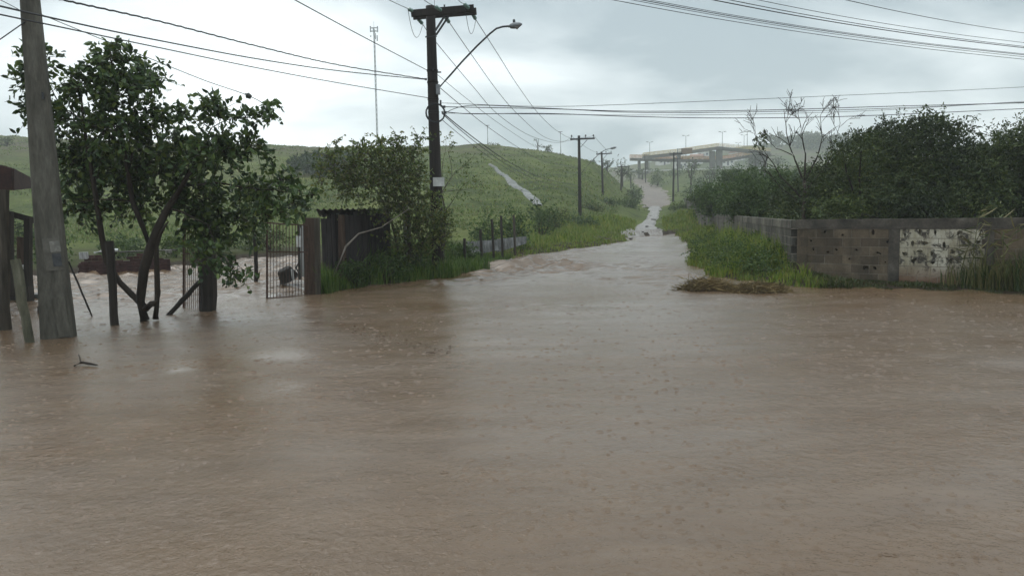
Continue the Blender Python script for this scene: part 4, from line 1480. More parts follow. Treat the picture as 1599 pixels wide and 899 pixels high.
class Wall:
    def __init__(s, t, A, B, z0):
        s.t, s.A, s.B, s.z0 = t, Vector((A.x, A.y, 0)), Vector((B.x, B.y, 0)), z0
        s.d = (s.B - s.A).normalized()
        s.L = (s.B - s.A).length
        s.rz = math.atan2(s.d.y, s.d.x)

    def at(s, q, z):
        return s.A + s.d * q + Vector((0, 0, z))

    def s_of(s, u):
        d = ray(u, 345)
        ax, ay = s.A.x, s.A.y
        det = d.x * (-s.d.y) - d.y * (-s.d.x)
        t = (ax * (-s.d.y) - ay * (-s.d.x)) / det
        return (Vector((d.x * t, d.y * t, 0)) - s.A).dot(s.d)

    def lay(s, me, q, z, ang=0.0):
        o = bpy.data.objects.new('block', me)
        o.parent = s.t
        o.location = s.at(q, z) - ORG[s.t]
        o.rotation_euler = (0, ang, s.rz)
        col.objects.link(o)
        return o


# front wall
fA = Vector((W_A.x, W_A.y, 0))
fB = Vector((W_B.x, W_B.y, 0))
fB = fA + (fB - fA).normalized() * ((fB - fA).length + 1.6)
fw = thing('block_wall', (fA.x, fA.y, 0), 'front concrete block wall with one bare bay and one flaking whitewashed bay', 'wall')
wf = Wall(fw, fA, fB, -0.18)
plain = [block_mesh('block', seed=i) for i in range(4)]
half = [block_mesh('half_block', w=0.18, seed=9)]
holes = {}
bareM = [with_mat(p, M['block']) for p in plain]
whiteM = [with_mat(p, M['whitewash']) for p in plain]
bareH, whiteH = with_mat(half[0], M['block']), with_mat(half[0], M['whitewash'])
s_p1, s_p2, s_p3 = wf.s_of(1252), wf.s_of(1399), wf.s_of(1548)
bare_holes = [(1290, 362), (1340, 388), (1330, 403), (1375, 396), (1262, 392), (1267, 372), (1318, 371), (1275, 386), (1281, 387), (1307, 387), (1318, 386), (1296, 395), (1364, 362), (1389, 373), (1354, 415), (1369, 416), (1386, 410), (1387, 416)]
white_holes = [(1419, 366), (1428, 380), (1446, 379), (1458, 379), (1470, 366), (1485, 366), (1494, 381), (1506, 369), (1416, 396), (1440, 392), (1476, 396), (1488, 404), (1460, 410), (1505, 392), (1525, 378), (1443, 366), (1500, 364), (1512, 376), (1421, 386), (1463, 360), (1470, 404), (1432, 402), (1520, 388), (1434, 374), (1426, 371), (1439, 361), (1464, 372), (1492, 373), (1450, 388), (1477, 386), (1490, 388), (1452, 401), (1455, 397), (1481, 359), (1500, 402), (1508, 400), (1537, 400), (1531, 374), (1417, 414), (1466, 396)]
hole_w = []
head_joints = []
for lst, big in ((bare_holes, .038), (white_holes, .05)):
    for u, v in lst:
        q = wf.s_of(u)
        pt = wf.at(q, 0)
        z = P(u, v, pt.y).z
        hole_w.append((q, z, big * random.choice((.45, .7, .95, 1.25))))
course = BH + 0.012
for r_ in range(7):
    zc_ = -0.18 + course * (r_ + .5)
    q = (0.2 if r_ % 2 else 0.4) * 0.5
    q = 0.0 if r_ % 2 == 0 else -0.2
    while q < wf.L:
        q0, q1 = q, q + BW
        mid = (q0 + q1) / 2
        q = q1 + 0.012
        if mid < 0.0:
            continue
        head_joints.append((q1 + .006, zc_))
        if abs(mid - s_p2) < 0.16 or abs(mid - s_p3) < 0.1:
            pass
        white = s_p2 < mid < s_p3 + 0.05
        hl = [h for h in hole_w if q0 - .006 <= h[0] < q1 + .006 and abs(h[1] - zc_) < course * .5]
        if hl:
            h = max(hl, key=lambda x: x[2])
            me = block_mesh('broken_block', hole=(min(max(h[0] - mid, -.13), .13), min(max(h[1] - zc_, -.03), .03), min(h[2] * 1.2, .062)), seed=int(h[0] * 1000))
            me.materials.append(M['whitewash'] if white else M['block'])
        else:
            me = random.choice(whiteM if white else bareM)
        wf.lay(me, mid, zc_, random.uniform(-.004, .004)).location += Vector((wf.d.y, -wf.d.x, 0)) * random.uniform(0, .003)
zt = -0.18 + 7 * course
mb = MB()
for r_ in range(8):
    mb.box(wf.at(wf.L / 2, -0.18 + course * r_), (wf.L, BT - .008, .0125), wf.rz)
for q, z in head_joints:
    mb.box(wf.at(q, z), (.0125, BT - .009, BH - .002), wf.rz)
mb.build('mortar', M['mortar'], fw)['kind'] = 'stuff'
mb = MB()
mb.box(wf.at(wf.L / 2 + .1, zt + .113), (wf.L + .4, BT + .03, .215), wf.rz)
mb.build('coping', M['coping'], fw)
for sp, w in ((s_p2, .22), (s_p3, .16)):
    MB().box(wf.at(sp, zt / 2 - .1), (w, BT + .045, zt + .2 - .004), wf.rz).build('pillar', M['coping'] if sp > .5 else M['block'], fw)
MB().box(wf.at(.06, zt / 2 - .1), (.26, BT - .003, zt + .2 - .004), wf.rz).build('corner_pillar', M['block'], fw)
# side wall
swt = thing('block_wall', (fA.x, fA.y, 0), 'long grey block wall running back beside the road behind the grass', 'wall')
sA = Vector((W_A.x, W_A.y, 0)) + Vector((-.09, .16, 0))
sC = Vector((W_C.x, W_C.y, 0))
sD = Vector((W_D.x, W_D.y, 0))
ws = Wall(swt, sA, sC, -.18)
# road side faces -X: lay blocks turned so that their front looks at the road
greyM = [with_mat(p, M['blockgrey']) for p in plain]
ws.rz += math.pi
seen_len = 11.0
hj2 = []
for r_ in range(7):
    zc_ = -0.18 + course * (r_ + .5)
    q = 0.1 if r_ % 2 == 0 else -.09
    while q < seen_len:
        mid = q + BW / 2
        q += BW + .012
        if mid < .1: continue
        hj2.append((mid + BW / 2 + .006, zc_))
        ws.lay(random.choice(greyM), mid, zc_)
mb = MB()
for r_ in range(8):
    mb.box(ws.at(seen_len / 2, -0.18 + course * r_), (seen_len, BT - .008, .0125), ws.rz)
for q, z in hj2:
    mb.box(ws.at(q, z), (.0125, BT - .009, BH - .002), ws.rz)
mb.build('mortar', M['mortar'], swt)['kind'] = 'stuff'
# the far stretch, its courses too small to pick apart singly
mb = MB()
seg = [(ws.at(seen_len + .25, 0), 0.0)]
n = 12
rest = []
total = (sC - ws.at(seen_len, 0)).length
for i in range(n + 1):
    p = ws.at(seen_len + .2 + (total - .2) * i / n, 0)
    rest.append((p, max(0, Hs(p.x - .6, p.y) - .25)))
for i in range(1, 8):
    p = sC.lerp(sD, i / 7)
    rest.append((p, max(0, Hs(p.x - .8, p.y) - .3)))
cap = MB()
for (a, za), (b, zb) in zip(rest[:-1], rest[1:]):
    for r_ in range(7):
        z = -.18 + course * (r_ + .5)
        L_ = (b - a).length
        k = max(1, int(L_ / .8))
        for j in range(k):
            f0, f1 = j / k, (j + 1) / k - .012 / L_ * 1.2
            off = .008 * random.random()
            mb.bar(a.lerp(b, f0) + Vector((-off, 0, z + za)), a.lerp(b, f1) + Vector((-off, 0, z + za)), BT, BH)
    cap.bar(a + Vector((0, 0, zt + za + .10)), b + Vector((0, 0, zt + za + .10)), BT + .02, .19)
o = mb.build('block_courses', M['blockgrey'], swt)
o['kind'] = 'stuff'
cap.build('coping', M['blockgrey'], swt)
MB().bar(ws.at(.1, zt + .105), ws.at(seen_len + .2, zt + .105), BT + .02, .2).build('coping', M['blockgrey'], swt)
for q in (3.4, 9.4):
    MB().box(ws.at(q, zt / 2 - .1), (.14, BT + .02, zt + .2 - .004), ws.rz).build('pillar', M['coping'] if q == 3.4 else M['blockgrey'], swt)
for (p, z) in rest[3::6]:
    MB().box(p + Vector((0, 0, zt / 2 + z)), (.2, .17, zt + .3), ws.rz).build('pillar', M['blockgrey'] if p.y > 36 else M['coping'], swt)


# ------------------------------------------------------------------ poles
def concrete_pole():
    Y0 = 11.7
    b = P(92, 527, Y0)
    t = thing('concrete_pole', (b.x, b.y, 0), 'stout tapering concrete utility pole standing in the flood at left', 'utility pole')
    # plan rectangle tapering upwards, leaning slightly; built from the picture's edge lines at the pole's own depth
    mb = MB()
    prev = None
    vs, fs = [], []
    lv_ = [(-.4, 0.46), (0, .445), (1.2, .375), (2.6, .335), (5.6, .22)]
    axis0, axis1 = b, P(47, 0, Y0 + .02)
    for z, w in lv_:
        f = (z - b.z) / (axis1.z - b.z)
        c = axis0.lerp(axis1, f)
        d_ = w * .72
        ch = .025
        ring = [(-w / 2 + ch, -d_ / 2), (w / 2 - ch, -d_ / 2), (w / 2, -d_ / 2 + ch), (w / 2, d_ / 2 - ch), (w / 2 - ch, d_ / 2), (-w / 2 + ch, d_ / 2), (-w / 2, d_ / 2 - ch), (-w / 2, -d_ / 2 + ch)]
        rot = Matrix.Rotation(R(18), 2)
        for x, y in ring:
            x, y = rot @ Vector((x, y))
            vs.append((c.x + x, c.y + y, z))
    for i in range(len(lv_) - 1):
        for k in range(8):
            fs.append((i * 8 + k, i * 8 + (k + 1) % 8, (i + 1) * 8 + (k + 1) % 8, (i + 1) * 8 + k))
    fs.append(tuple((len(lv_) - 1) * 8 + k for k in range(8)))
    mb.add(vs, fs)
    mb.build('shaft', M['concrete'], t)
    # the raised ribs of the pole's lower front, and an old paper notice
    fr = Matrix.Rotation(R(18), 3, 'Z')

    def slab(u, v, wpx, hpx, name, m, proud=.012):
        c = P(u, v, Y0 - .17)
        k = Y0 / FPX
        f = (c.z - b.z) / (axis1.z - b.z)
        ax = axis0.lerp(axis1, f)
        w = np.interp(c.z, [z for z, _ in lv_], [q for _, q in lv_])
        nrm = fr @ Vector((0, -1, 0))
        lat = fr @ Vector((1, 0, 0))
        off = (c - ax).dot(lat)
        off = max(-w / 2 + wpx * k / 2 + .03, min(w / 2 - wpx * k / 2 - .03, off))
        ctr = Vector((ax.x, ax.y, c.z)) + lat * off + nrm * (w * .36 + proud * .3)
        tilt = math.atan2((lv_[1][1] - lv_[2][1]) * .36, 1.2)
        m3 = fr @ Matrix.Rotation(-tilt, 3, 'X') @ Matrix.Rotation(-.07, 3, 'Y')
        MB().box(ctr, (wpx * k, proud * 1.6, hpx * k), mat3=m3).build(name, m, t)

    slab(92, 397, 23, 50, 'recess_frame', M['oldframe'], .012)
    slab(88, 385, 14, 17, 'notice', M['oldpaper'], .022)
    slab(90, 406, 12, 20, 'meter_cover', M['darksteel'], .022)
    slab(100, 495, 17, 62, 'rib', M['concrete'], .022)
    slab(64, 148, 3, 10, 'bracket_slot', M['darksteel'], .02)


concrete_pole()


def tapered_post(name, label, cat, u0, v0, u1, v1, Y0, r0, r1, m, Y1=None, group=None, sink=.3, n=8, seed=0, rootz=None):
    a = P(u0, v0, Y0)
    b = P(u1, v1, Y1 or Y0)
    rr = random.Random(seed + int(u0))
    d = (b - a).normalized()
    pts, rad = [a - d * sink], [r0]
    for k in range(7):
        t = k / 6
        pts.append(a.lerp(b, t) + Vector((rr.uniform(-1, 1), rr.uniform(-1, 1), 0)) * r0 * .18)
        rad.append((r0 + (r1 - r0) * t) * rr.uniform(.92, 1.08))
    o = MB().tube(pts, rad, n).build(name, m, None, loc=a, smooth=False)
    return tag(o, label, cat, group)


tapered_post('leaning_post', 'crooked mossy wooden post leaning left in front of the shed', 'post', 46, 536, 24, 405, 11.3, .068, .072, M['mosswood'])
tapered_post('wooden_post', 'thick dark wooden post at the extreme left edge of the photo', 'post', 6, 514, 3, 296, 12.6, .105, .095, M['postwood'])
tapered_post('wooden_post', 'straight dark wooden post in the water just left of the forked tree', 'post', 178, 512, 171, 376, 12.9, .066, .07, M['darkwood'])
tapered_post('thin_stake', 'thin dark stake leaning in the water right of the concrete pole', 'stake', 138, 480, 107, 408, 14.2, .018, .016, M['darkwood'])
tapered_post('brace_log', 'slanting log propped in the water against the gate post', 'log', 258, 498, 311, 440, 14.2, .045, .045, M['darkwood'], Y1=14.3)
tapered_post('gate_post', 'broad dark gate post in the water under the drooping leaves', 'gate post', 325, 486, 321, 338, 14.6, .16, .145, M['darkwood'], n=10)
tapered_post('wooden_post', 'slim dark post standing in the yard beyond the gate opening', 'post', 400, 441, 398, 366, 20.5, .055, .055, M['darkwood'])
tapered_post('thin_stake', 'short stub of stick poking from the flood in the yard', 'stake', 378, 441, 366, 431, 20.2, .03, .03, M['darkwood'])
tapered_post('thin_stake', 'tiny stub standing in the water between the leaning post and concrete pole', 'stake', 60, 484, 60, 478, 14.5, .02, .018, M['darkwood'])

# floating branch
a = G(116, 571)
t = thing('floating_branch', (a.x, a.y, 0), 'small dark branch floating on the water in front of the concrete pole', 'branch')
MB().tube([G(116, 572) + Vector((0, 0, .01)), G(128, 569) + Vector((0, 0, .03)), G(140, 570) + Vector((0, 0, .02)), G(152, 571) + Vector((0, 0, .01))], [.012, .018, .016, .008], 6).build('stem', M['bark'], t)
MB().tube([G(126, 570) + Vector((0, 0, .03)), G(125, 566) + Vector((0, 0, .07)), G(123, 564) + Vector((0, 0, .09))], [.01, .008, .005], 5).build('twig', M['bark'], t)


def floating_debris():
    C = []
    for k in range(150):
        f = random.random()
        u, v = 545 + 150 * f + random.gauss(0, 14), 512 + 38 * f + random.gauss(0, 5)
        C.append(tuple(G(u, v)))
    for k in range(90):
        f = random.random()
        u, v = 1150 + 420 * f, 462 + random.gauss(0, 5) + 6 * f
        C.append(tuple(G(u, v)))
    C = np.array(C) + np.array([0, 0, .012])
    D = rng.normal(size=(len(C), 3)) * np.array([1, 1, .06])
    V, F = leaves_np(C, D, rng.uniform(.02, .07, len(C)), rng.uniform(.008, .018, len(C)), fold=.05)
    tag(np_mesh('floating_debris', V, F, M['mud']), 'scattered dark scraps of leaf and straw floating on the flood', 'debris', kind='stuff')


floating_debris()

# ------------------------------------------------------------------ the gate (two iron leaves)
def gate(label, u0, v0, Y0, u1, v1, Y1, vt0, vt1, nb):
    a, b = P(u0, v0, Y0), P(u1, v1, Y1)
    ta, tb_ = P(u0, vt0, Y0), P(u1, vt1, Y1)
    t = thing('iron_gate', (a.x, a.y, 0), label, 'gate', 'leaves of the open iron gate')
    MB().bar(a, b, .02, .03).build('rail', M['rust'], t)
    MB().bar(ta, tb_, .02, .03).build('rail', M['rust'], t)
    m0, m1 = a.lerp(ta, .62), b.lerp(tb_, .62)
    MB().bar(m0, m1, .018, .03).build('rail', M['rust'], t)
    MB().bar(a, ta, .035, .035, Vector((0, 1, 0))).build('stile', M['rust'], t)
    MB().bar(b, tb_, .03, .03, Vector((0, 1, 0))).build('stile', M['rust'], t)
    for i in range(1, nb):
        f = i / nb
        MB().tube([a.lerp(b, f) - Vector((0, 0, .04)), ta.lerp(tb_, f)], .0085, 5).build('bar', M['rust'], t)
    return t


gate('right leaf of the rusty iron gate, standing across the opening by the panel', 417, 466, 16.5, 480, 461, 17.3, 348, 352, 13)
gate('left leaf of the rusty iron gate, seen edge-on beside the broad post', 287, 485, 15.3, 312, 488, 14.7, 342, 336, 8)

# right gate post, white strip, meter box and the board shack
gp = P(487, 458, 17.6)
t = thing('gate_post', (gp.x, gp.y, 0), 'squared brown timber gate post at the corner of the board shack', 'gate post')
MB().bar(P(487, 462, 17.6), P(484, 340, 17.6), .27, .2, Vector((0, 1, 0))).build('timber', M['redwood'], t)
MB().bar(P(497, 461, 17.5), P(495, 340, 17.5), .10, .14, Vector((0, 1, 0))).build('facing_board', M['postwood'], t)
o = MB().bar(P(474, 432, 19.0), P(470, 352, 19.0), .12, .05, Vector((0, 1, 0))).build('panel_strip', M['greypanel'], None, loc=P(474, 432, 19.0))
tag(o, 'tall pale grey panel standing behind the gate beside the timber post', 'panel')
t = thing('meter_post', P(467, 432, 18.6), 'thin black post carrying a small white meter box inside the gate', 'meter post')
MB().bar(P(468, 436, 18.6), P(466, 352, 18.6), .05, .05, Vector((0, 1, 0))).build('post', M['plastic'], t)
MB().box(P(467, 377, 18.52), (.11, .09, .26)).build('meter_box', M['white'], t)
# the dark tipped tub behind the gate
tbp = P(455, 438, 19.2)
t = thing('tipped_tub', (tbp.x, tbp.y, 0), 'dark tub tipped on its side in the water behind the right gate leaf', 'tub')
c0 = P(445, 430, 19.2)
prof = [(.02, -.17), (.15, -.17), (.18, -.14), (.25, .12), (.28, .14), (.26, .14), (.16, -.12), (.02, -.13)]
MB().lathe(c0 + Vector((.05, 0, .02)), prof, 14, axis=(.35, .25, -.8)).build('shell', M['darkwood'], t)
MB().bar(P(458, 437, 19.0), P(456, 420, 19.0), .05, .04, Vector((0, 1, 0))).build('white_leg', M['white'], t)
MB().tube([P(468, 437, 19.1), P(466, 425, 19.1), P(462, 418, 19.1), P(468, 408, 19.1)], .02, 5).build('handle', M['plastic'], t)


def board_shack():
    A0 = P(506, 452, 18.5)
    B0 = P(612, 436, 21.0)
    t = thing('board_shack', (A0.x, A0.y, 0), 'dark board shack with a corrugated roof edge behind weeds, next to gate post', 'shack')
    d = (Vector((B0.x, B0.y, 0)) - Vector((A0.x, A0.y, 0)))
    L = d.length
    d.normalize()
    n = Vector((A0.x + .6, A0.y, 0)).normalized()
    zt0, zt1 = P(510, 334, 18.5).z, P(605, 332, 21.0).z
    k = int(L / .17)
    rz = math.atan2(d.y, d.x)
    for i in range(k):
        q = (i + .5) * L / k
        zt_ = zt0 + (zt1 - zt0) * q / L + random.uniform(-.05, .05) - (.12 if i < 2 else 0)
        c = Vector((A0.x, A0.y, 0)) + d * q + n * random.uniform(-.012, .012)
        z0 = -.1
        MB().box(c + Vector((0, 0, (zt_ + z0) / 2)), (L / k - .012, .022, zt_ - z0), rz + random.uniform(-.03, .03)).build('board', M['board'] if i != 4 else M['redwood'], t)
    # dark back, side and roof so that it is a closed box
    W = 2.2
    c = Vector((A0.x, A0.y, 0)) + d * L / 2
    MB().box(c + n * (W + .05) + Vector((0, 0, .8)), (L - .3, .03, 1.9), rz).build('back_wall', M['board'], t)
    MB().box(Vector((A0.x, A0.y, .75)) + n * (W / 2 + .03) + d * .02, (.03, W - .02, 1.9), math.atan2(n.y, n.x) - math.pi / 2).build('side_wall', M['board'], t)
    MB().box(Vector((A0.x, A0.y, .75)) + n * (W / 2 + .03) + d * (L - .02), (.03, W - .02, 1.9), math.atan2(n.y, n.x) - math.pi / 2).build('side_wall', M['board'], t)
    # corrugated roof: waves along the wall, falling to the back
    V, F = [], []
    m_ = 70
    for i in range(m_ + 1):
        q = -.15 + (L + .3) * i / m_
        w = .022 * math.sin(i * 2 * math.pi / 5)
        for y_, dz in ((-.12, .06), (W + .2, -.12)):
            zz = zt0 + (zt1 - zt0) * q / L + .045 + dz + w
            V.append(tuple(Vector((A0.x, A0.y, 0)) + d * q + n * y_ + Vector((0, 0, zz))))
    V2 = [(x, y, z + .006) for x, y, z in V]
    n0 = len(V)
    for i in range(m_):
        a, b, c2, e = 2 * i, 2 * i + 2, 2 * i + 3, 2 * i + 1
        F += [(a, b, c2, e), (n0 + e, n0 + c2, n0 + b, n0 + a), (a, n0 + a, n0 + b, b)]
    MB().add(V + V2, F).build('roof', M['corrugated'], t, smooth=True)
    MB().bar(P(533, 448, 18.95), P(532, 336, 18.95), .11, .09, Vector((0, 1, 0))).build('post', M['redwood'], t)


board_shack()
tapered_post('wooden_post', 'pale grey upright post among the stems of the scrubby tree', 'post', 634, 430, 632, 338, 21.2, .05, .05, M['greypanel'])
tapered_post('wooden_post', 'reddish post among the stems, beside the pale upright', 'post', 640, 430, 638, 336, 21.0, .06, .055, M['redwood'])


# ------------------------------------------------------------------ open shed at the far left, with clutter
def shed():
    b = P(30, 440, 16.5)
    t = thing('open_shed', (b.x, b.y, 0), 'open pole shed with a dark red roof at the far left edge', 'shed')
    # roof: a thick sloping sheet with purlin ends, its right corner in view
    rt = [P(-260, 215, 14.2), P(19, 262, 14.2), P(56, 282, 17.6), P(-200, 240, 17.6)]
    vs = [tuple(p) for p in rt] + [tuple(p + Vector((0, 0, -.05))) for p in rt]
    MB().add(vs, [(0, 1, 2, 3), (7, 6, 5, 4), (0, 4, 5, 1), (1, 5, 6, 2), (2, 6, 7, 3), (3, 7, 4, 0)]).build('roof', M['roofred'], t)
    for i in range(14):
        f0, f1 = i / 14, (i + .82) / 14
        a0, a1 = rt[0].lerp(rt[1], f0), rt[0].lerp(rt[1], f1)
        b0, b1 = rt[3].lerp(rt[2], f0), rt[3].lerp(rt[2], f1)
        e = Vector((0, -.07, -.012))
        up = Vector((0, 0, .03))
        vs = [a0 + e, a1 + e, b1, b0, a0 + e + up, a1 + e + up, b1 + up, b0 + up]
        MB().add(vs, [(3, 2, 1, 0), (4, 5, 6, 7), (0, 1, 5, 4), (1, 2, 6, 5), (2, 3, 7, 6), (3, 0, 4, 7)]).build('roof_sheet', M['roofred'], t)
    def fascia(tops, bots):
        n_ = Vector((0, .05, 0))
        vs = [p for p in tops] + [p for p in bots] + [p + n_ for p in tops] + [p + n_ for p in bots]
        MB().add(vs, [(2, 3, 1, 0), (4, 5, 7, 6), (0, 1, 5, 4), (3, 2, 6, 7), (1, 3, 7, 5), (2, 0, 4, 6)]).build('fascia', M['roofred'], t)
    fascia([P(-200, 216, 14.1), P(19, 263, 14.1)], [P(-200, 290, 14.1), P(19, 297, 14.1)])
    fascia([P(19.5, 263, 14.15), P(57, 283, 17.6)], [P(19.5, 297, 14.15), P(57, 293, 17.6)])
    MB().bar(P(-80, 308, 15.8), P(56, 345, 16.8), .1, .12).build('beam', M['darkwood'], t)
    for (u, vb, vt, Y, w) in ((15, 452, 330, 15.9, .11), (44, 438, 340, 16.6, .12), (-90, 470, 305, 15.6, .13)):
        MB().bar(P(u, vb + 8, Y), P(u, vt, Y), w, w, Vector((0, 1, 0))).build('post', M['darkwood'], t)
    MB().bar(P(34, 430, 17.2), P(34, 370, 17.2), .2, .05, Vector((0, 1, 0))).build('hanging_board', M['redwood'], t)


shed()
p = P(38, 416, 17.0)
t = thing('white_basin', (p.x, p.y, 0), 'small white basin on a dark stand under the open shed', 'basin')
MB().lathe(P(38, 420, 17.0), [(.04, 0), (.10, .01), (.14, .08), (.15, .085), (.12, .03), (.02, .025)], 12).build('bowl', M['white'], t)
MB().box((p.x, p.y, P(38, 421, 17.0).z / 2 - .06), (.22, .2, P(38, 421, 17.0).z + .1)).build('stand', M['darkwood'], t)
p = P(22, 440, 17.4)
t = thing('crate', (p.x, p.y, 0), 'dark slatted crate standing under the open shed', 'crate')
zc0 = .1
for i in range(4):
    MB().box((p.x, p.y - .2, .02 + i * .13), (.5, .02, .1)).build('slat', M['darkwood'], t)
MB().box((p.x, p.y, .22), (.46, .36, .5)).build('body', M['board'], t)
p = P(64, 437, 17.6)
o = MB().lathe((p.x, p.y, -.05), [(.03, 0), (.16, .02), (.2, .1), (.17, .17), (.05, .2)], 9).build('dark_sack', M['plastic'], None, loc=(p.x, p.y, 0))
tag(o, 'dark rounded sack lying at the water edge by the shed post', 'sack')


# ------------------------------------------------------------------ brick stack in the yard
def brick_stack():
    A0, B0 = P(122, 433, 24.2), P(270, 426, 25.6)
    A0.z = B0.z = 0
    d = (B0 - A0)
    L = d.length
    d.normalize()
    n = Vector((-d.y, d.x, 0))
    rz = math.atan2(d.y, d.x)
    t = thing('brick_stack', A0, 'long low stack of dark red bricks at the far side of the yard', 'brick stack')
    bm_ = MB().box((0, 0, 0), (.19, .1, .088))
    me = bpy.data.meshes.new('brick')
    me.from_pydata([tuple(v) for v in bm_.v], [], bm_.f)
    me.materials.append(M['brickred'])
    nc = int(L / .2)
    for r_ in range(8):
        for i in range(nc):
            top_ = 6.2 + 2.0 * math.sin(i * .9) * .6 + random.uniform(-.7, .7)
            if r_ > top_:
                continue
            if i in (0,) and r_ > 5: continue
            o = bpy.data.objects.new('brick', me)
            o.parent = t
            q = (i + .5 + (.5 if r_ % 2 else 0)) * .2
            o.location = d * q + n * random.uniform(-.03, .02) + Vector((0, 0, r_ * .094 - .02))
            o.rotation_euler = (0, random.uniform(-.03, .03), rz + random.uniform(-.08, .08))
            col.objects.link(o)
    MB().box(A0 + d * L / 2 + n * .35 + Vector((0, 0, .2)), (L - .1, .55, .48), rz).build('inner_bricks', M['brickred'], t)
    return A0, d, n, L, rz


bsA, bsd, bsn, bsL, bsrz = brick_stack()


def rag(label, q, w, h, top, m, seed, name='white_sheet'):
    rr = random.Random(seed)
    vs, fs = [], []
    k = 8
    for j in range(5):
        for i in range(k):
            f = i / (k - 1) - .5
            vs.append(bsA + bsd * (q + f * w) + bsn * (-.09 - .015 * math.sin(i * 1.9 + j) + (.18 if j == 4 else 0)) + Vector((0, 0, top - h * (1 - min(j, 3) / 3) * (1 - .35 * abs(f) * rr.random()))))
    for j in range(4):
        for i in range(k - 1):
            a = j * k + i
            fs.append((a, a + 1, a + k + 1, a + k))
    mb = MB().add(vs, fs)
    o = mb.build(name, m, None, loc=bsA + bsd * q)
    so = o.modifiers.new('thick', 'SOLIDIFY')
    so.thickness = .012
    tag(o, label, 'sheet')


rag('crumpled whitish sheet hanging over the left end of the brick stack', .2, .26, .22, .79, M['greypanel'], 3)
rag('pale rag on the right end of the brick stack', 2.66, .2, .1, .76, M['oldpaper'], 5, 'pale_rag')
c = bsA + bsd * .85 + bsn * .35
o = MB().tube([c + bsd * -.35 + Vector((0, 0, .74)), c + Vector((0, 0, .82)), c + bsd * .35 + Vector((0, 0, .80))], [.03, .07, .05], 8).build('white_bundle', M['white'], None, loc=c)
tag(o, 'white rolled bundle lying on top of the brick stack behind a trunk', 'bundle')
o = MB().bar(bsA + bsd * 1.2 + bsn * .25 + Vector((0, 0, .745)), bsA + bsd * (bsL + .2) + bsn * .25 + Vector((0, 0, .745)), .5, .025).build('plank', M['darkwood'], None, loc=bsA + bsd * 2)
tag(o, 'long dark plank laid along the top of the brick stack', 'plank')

# ------------------------------------------------------------------ fence posts and metal sheets on the left bank
for i, (u, v0, u1, v1, Y, lab) in enumerate(((753, 414, 750, 358, 24.5, 'short dark fence post nearest the tall pole'), (771, 407, 768, 342, 26, 'dark fence post second from the tall pole'),
                                      (785, 402, 782, 337, 27.5, 'dark fence post third from the tall pole, in the middle of the metal sheets'), (804, 392, 802, 336, 29.5, 'weathered fence post farthest from the tall pole'),
                                      (727, 420, 725, 372, 23.6, 'broken dark stump of a fence post amid weeds by the tall pole'))):
    tapered_post('fence_post', lab, 'fence post', u, v0, u1, v1, Y, .05, .042, M['darkwood'] if i != 3 else M['postwood'], group='fence posts on the left bank', seed=i)


def sheet(label, u0, u1, v0b, v0t, v1b, v1t, Y0, Y1, m):
    mb = MB()
    V = []
    n_ = 60
    for i in range(n_ + 1):
        f = i / n_
        u = u0 + (u1 - u0) * f
        Y = Y0 + (Y1 - Y0) * f
        b = P(u, v0b + (v1b - v0b) * f, Y)
        tp = P(u, v0t + (v1t - v0t) * f, Y + .25)
        w = .05 * math.sin(i * .9)
        V += [b + Vector((0, w, 0)), tp + Vector((0, w, 0))]
    F = [(2 * i, 2 * i + 2, 2 * i + 3, 2 * i + 1) for i in range(n_)]
    mb.add(V, F)
    o = mb.build('metal_sheet', m, None, loc=V[0])
    so = o.modifiers.new('thick', 'SOLIDIFY')
    so.thickness = .008
    tag(o, label, 'metal sheet', 'corrugated sheets behind the fence posts')


sheet('left grey corrugated metal sheet behind the fence posts', 730, 782, 400, 377, 390, 374, 26.5, 28.5, M['corrugated'])
sheet('right pale corrugated metal sheet behind the farther fence posts', 776, 822, 394, 373, 380, 369, 28.6, 31, M['corrugated'])


# ------------------------------------------------------------------ main wooden pole
def disc_string(mb, p, q, n=3, r=.06):
    p, q = Vector(p), Vector(q)
    d = (q - p).normalized()
    L = (q - p).length
    mb.tube([p, q], .014, 5)
    for i in range(n):
        c = p.lerp(q, (i + .6) / (n + .4))
        mb.tube([c - d * L * .07, c - d * L * .02, c + d * L * .05], [r * .35, r, r * .5], 8)


PY = 21.4
pb = P(685, 432, PY)
PT = P(672, 10, PY)


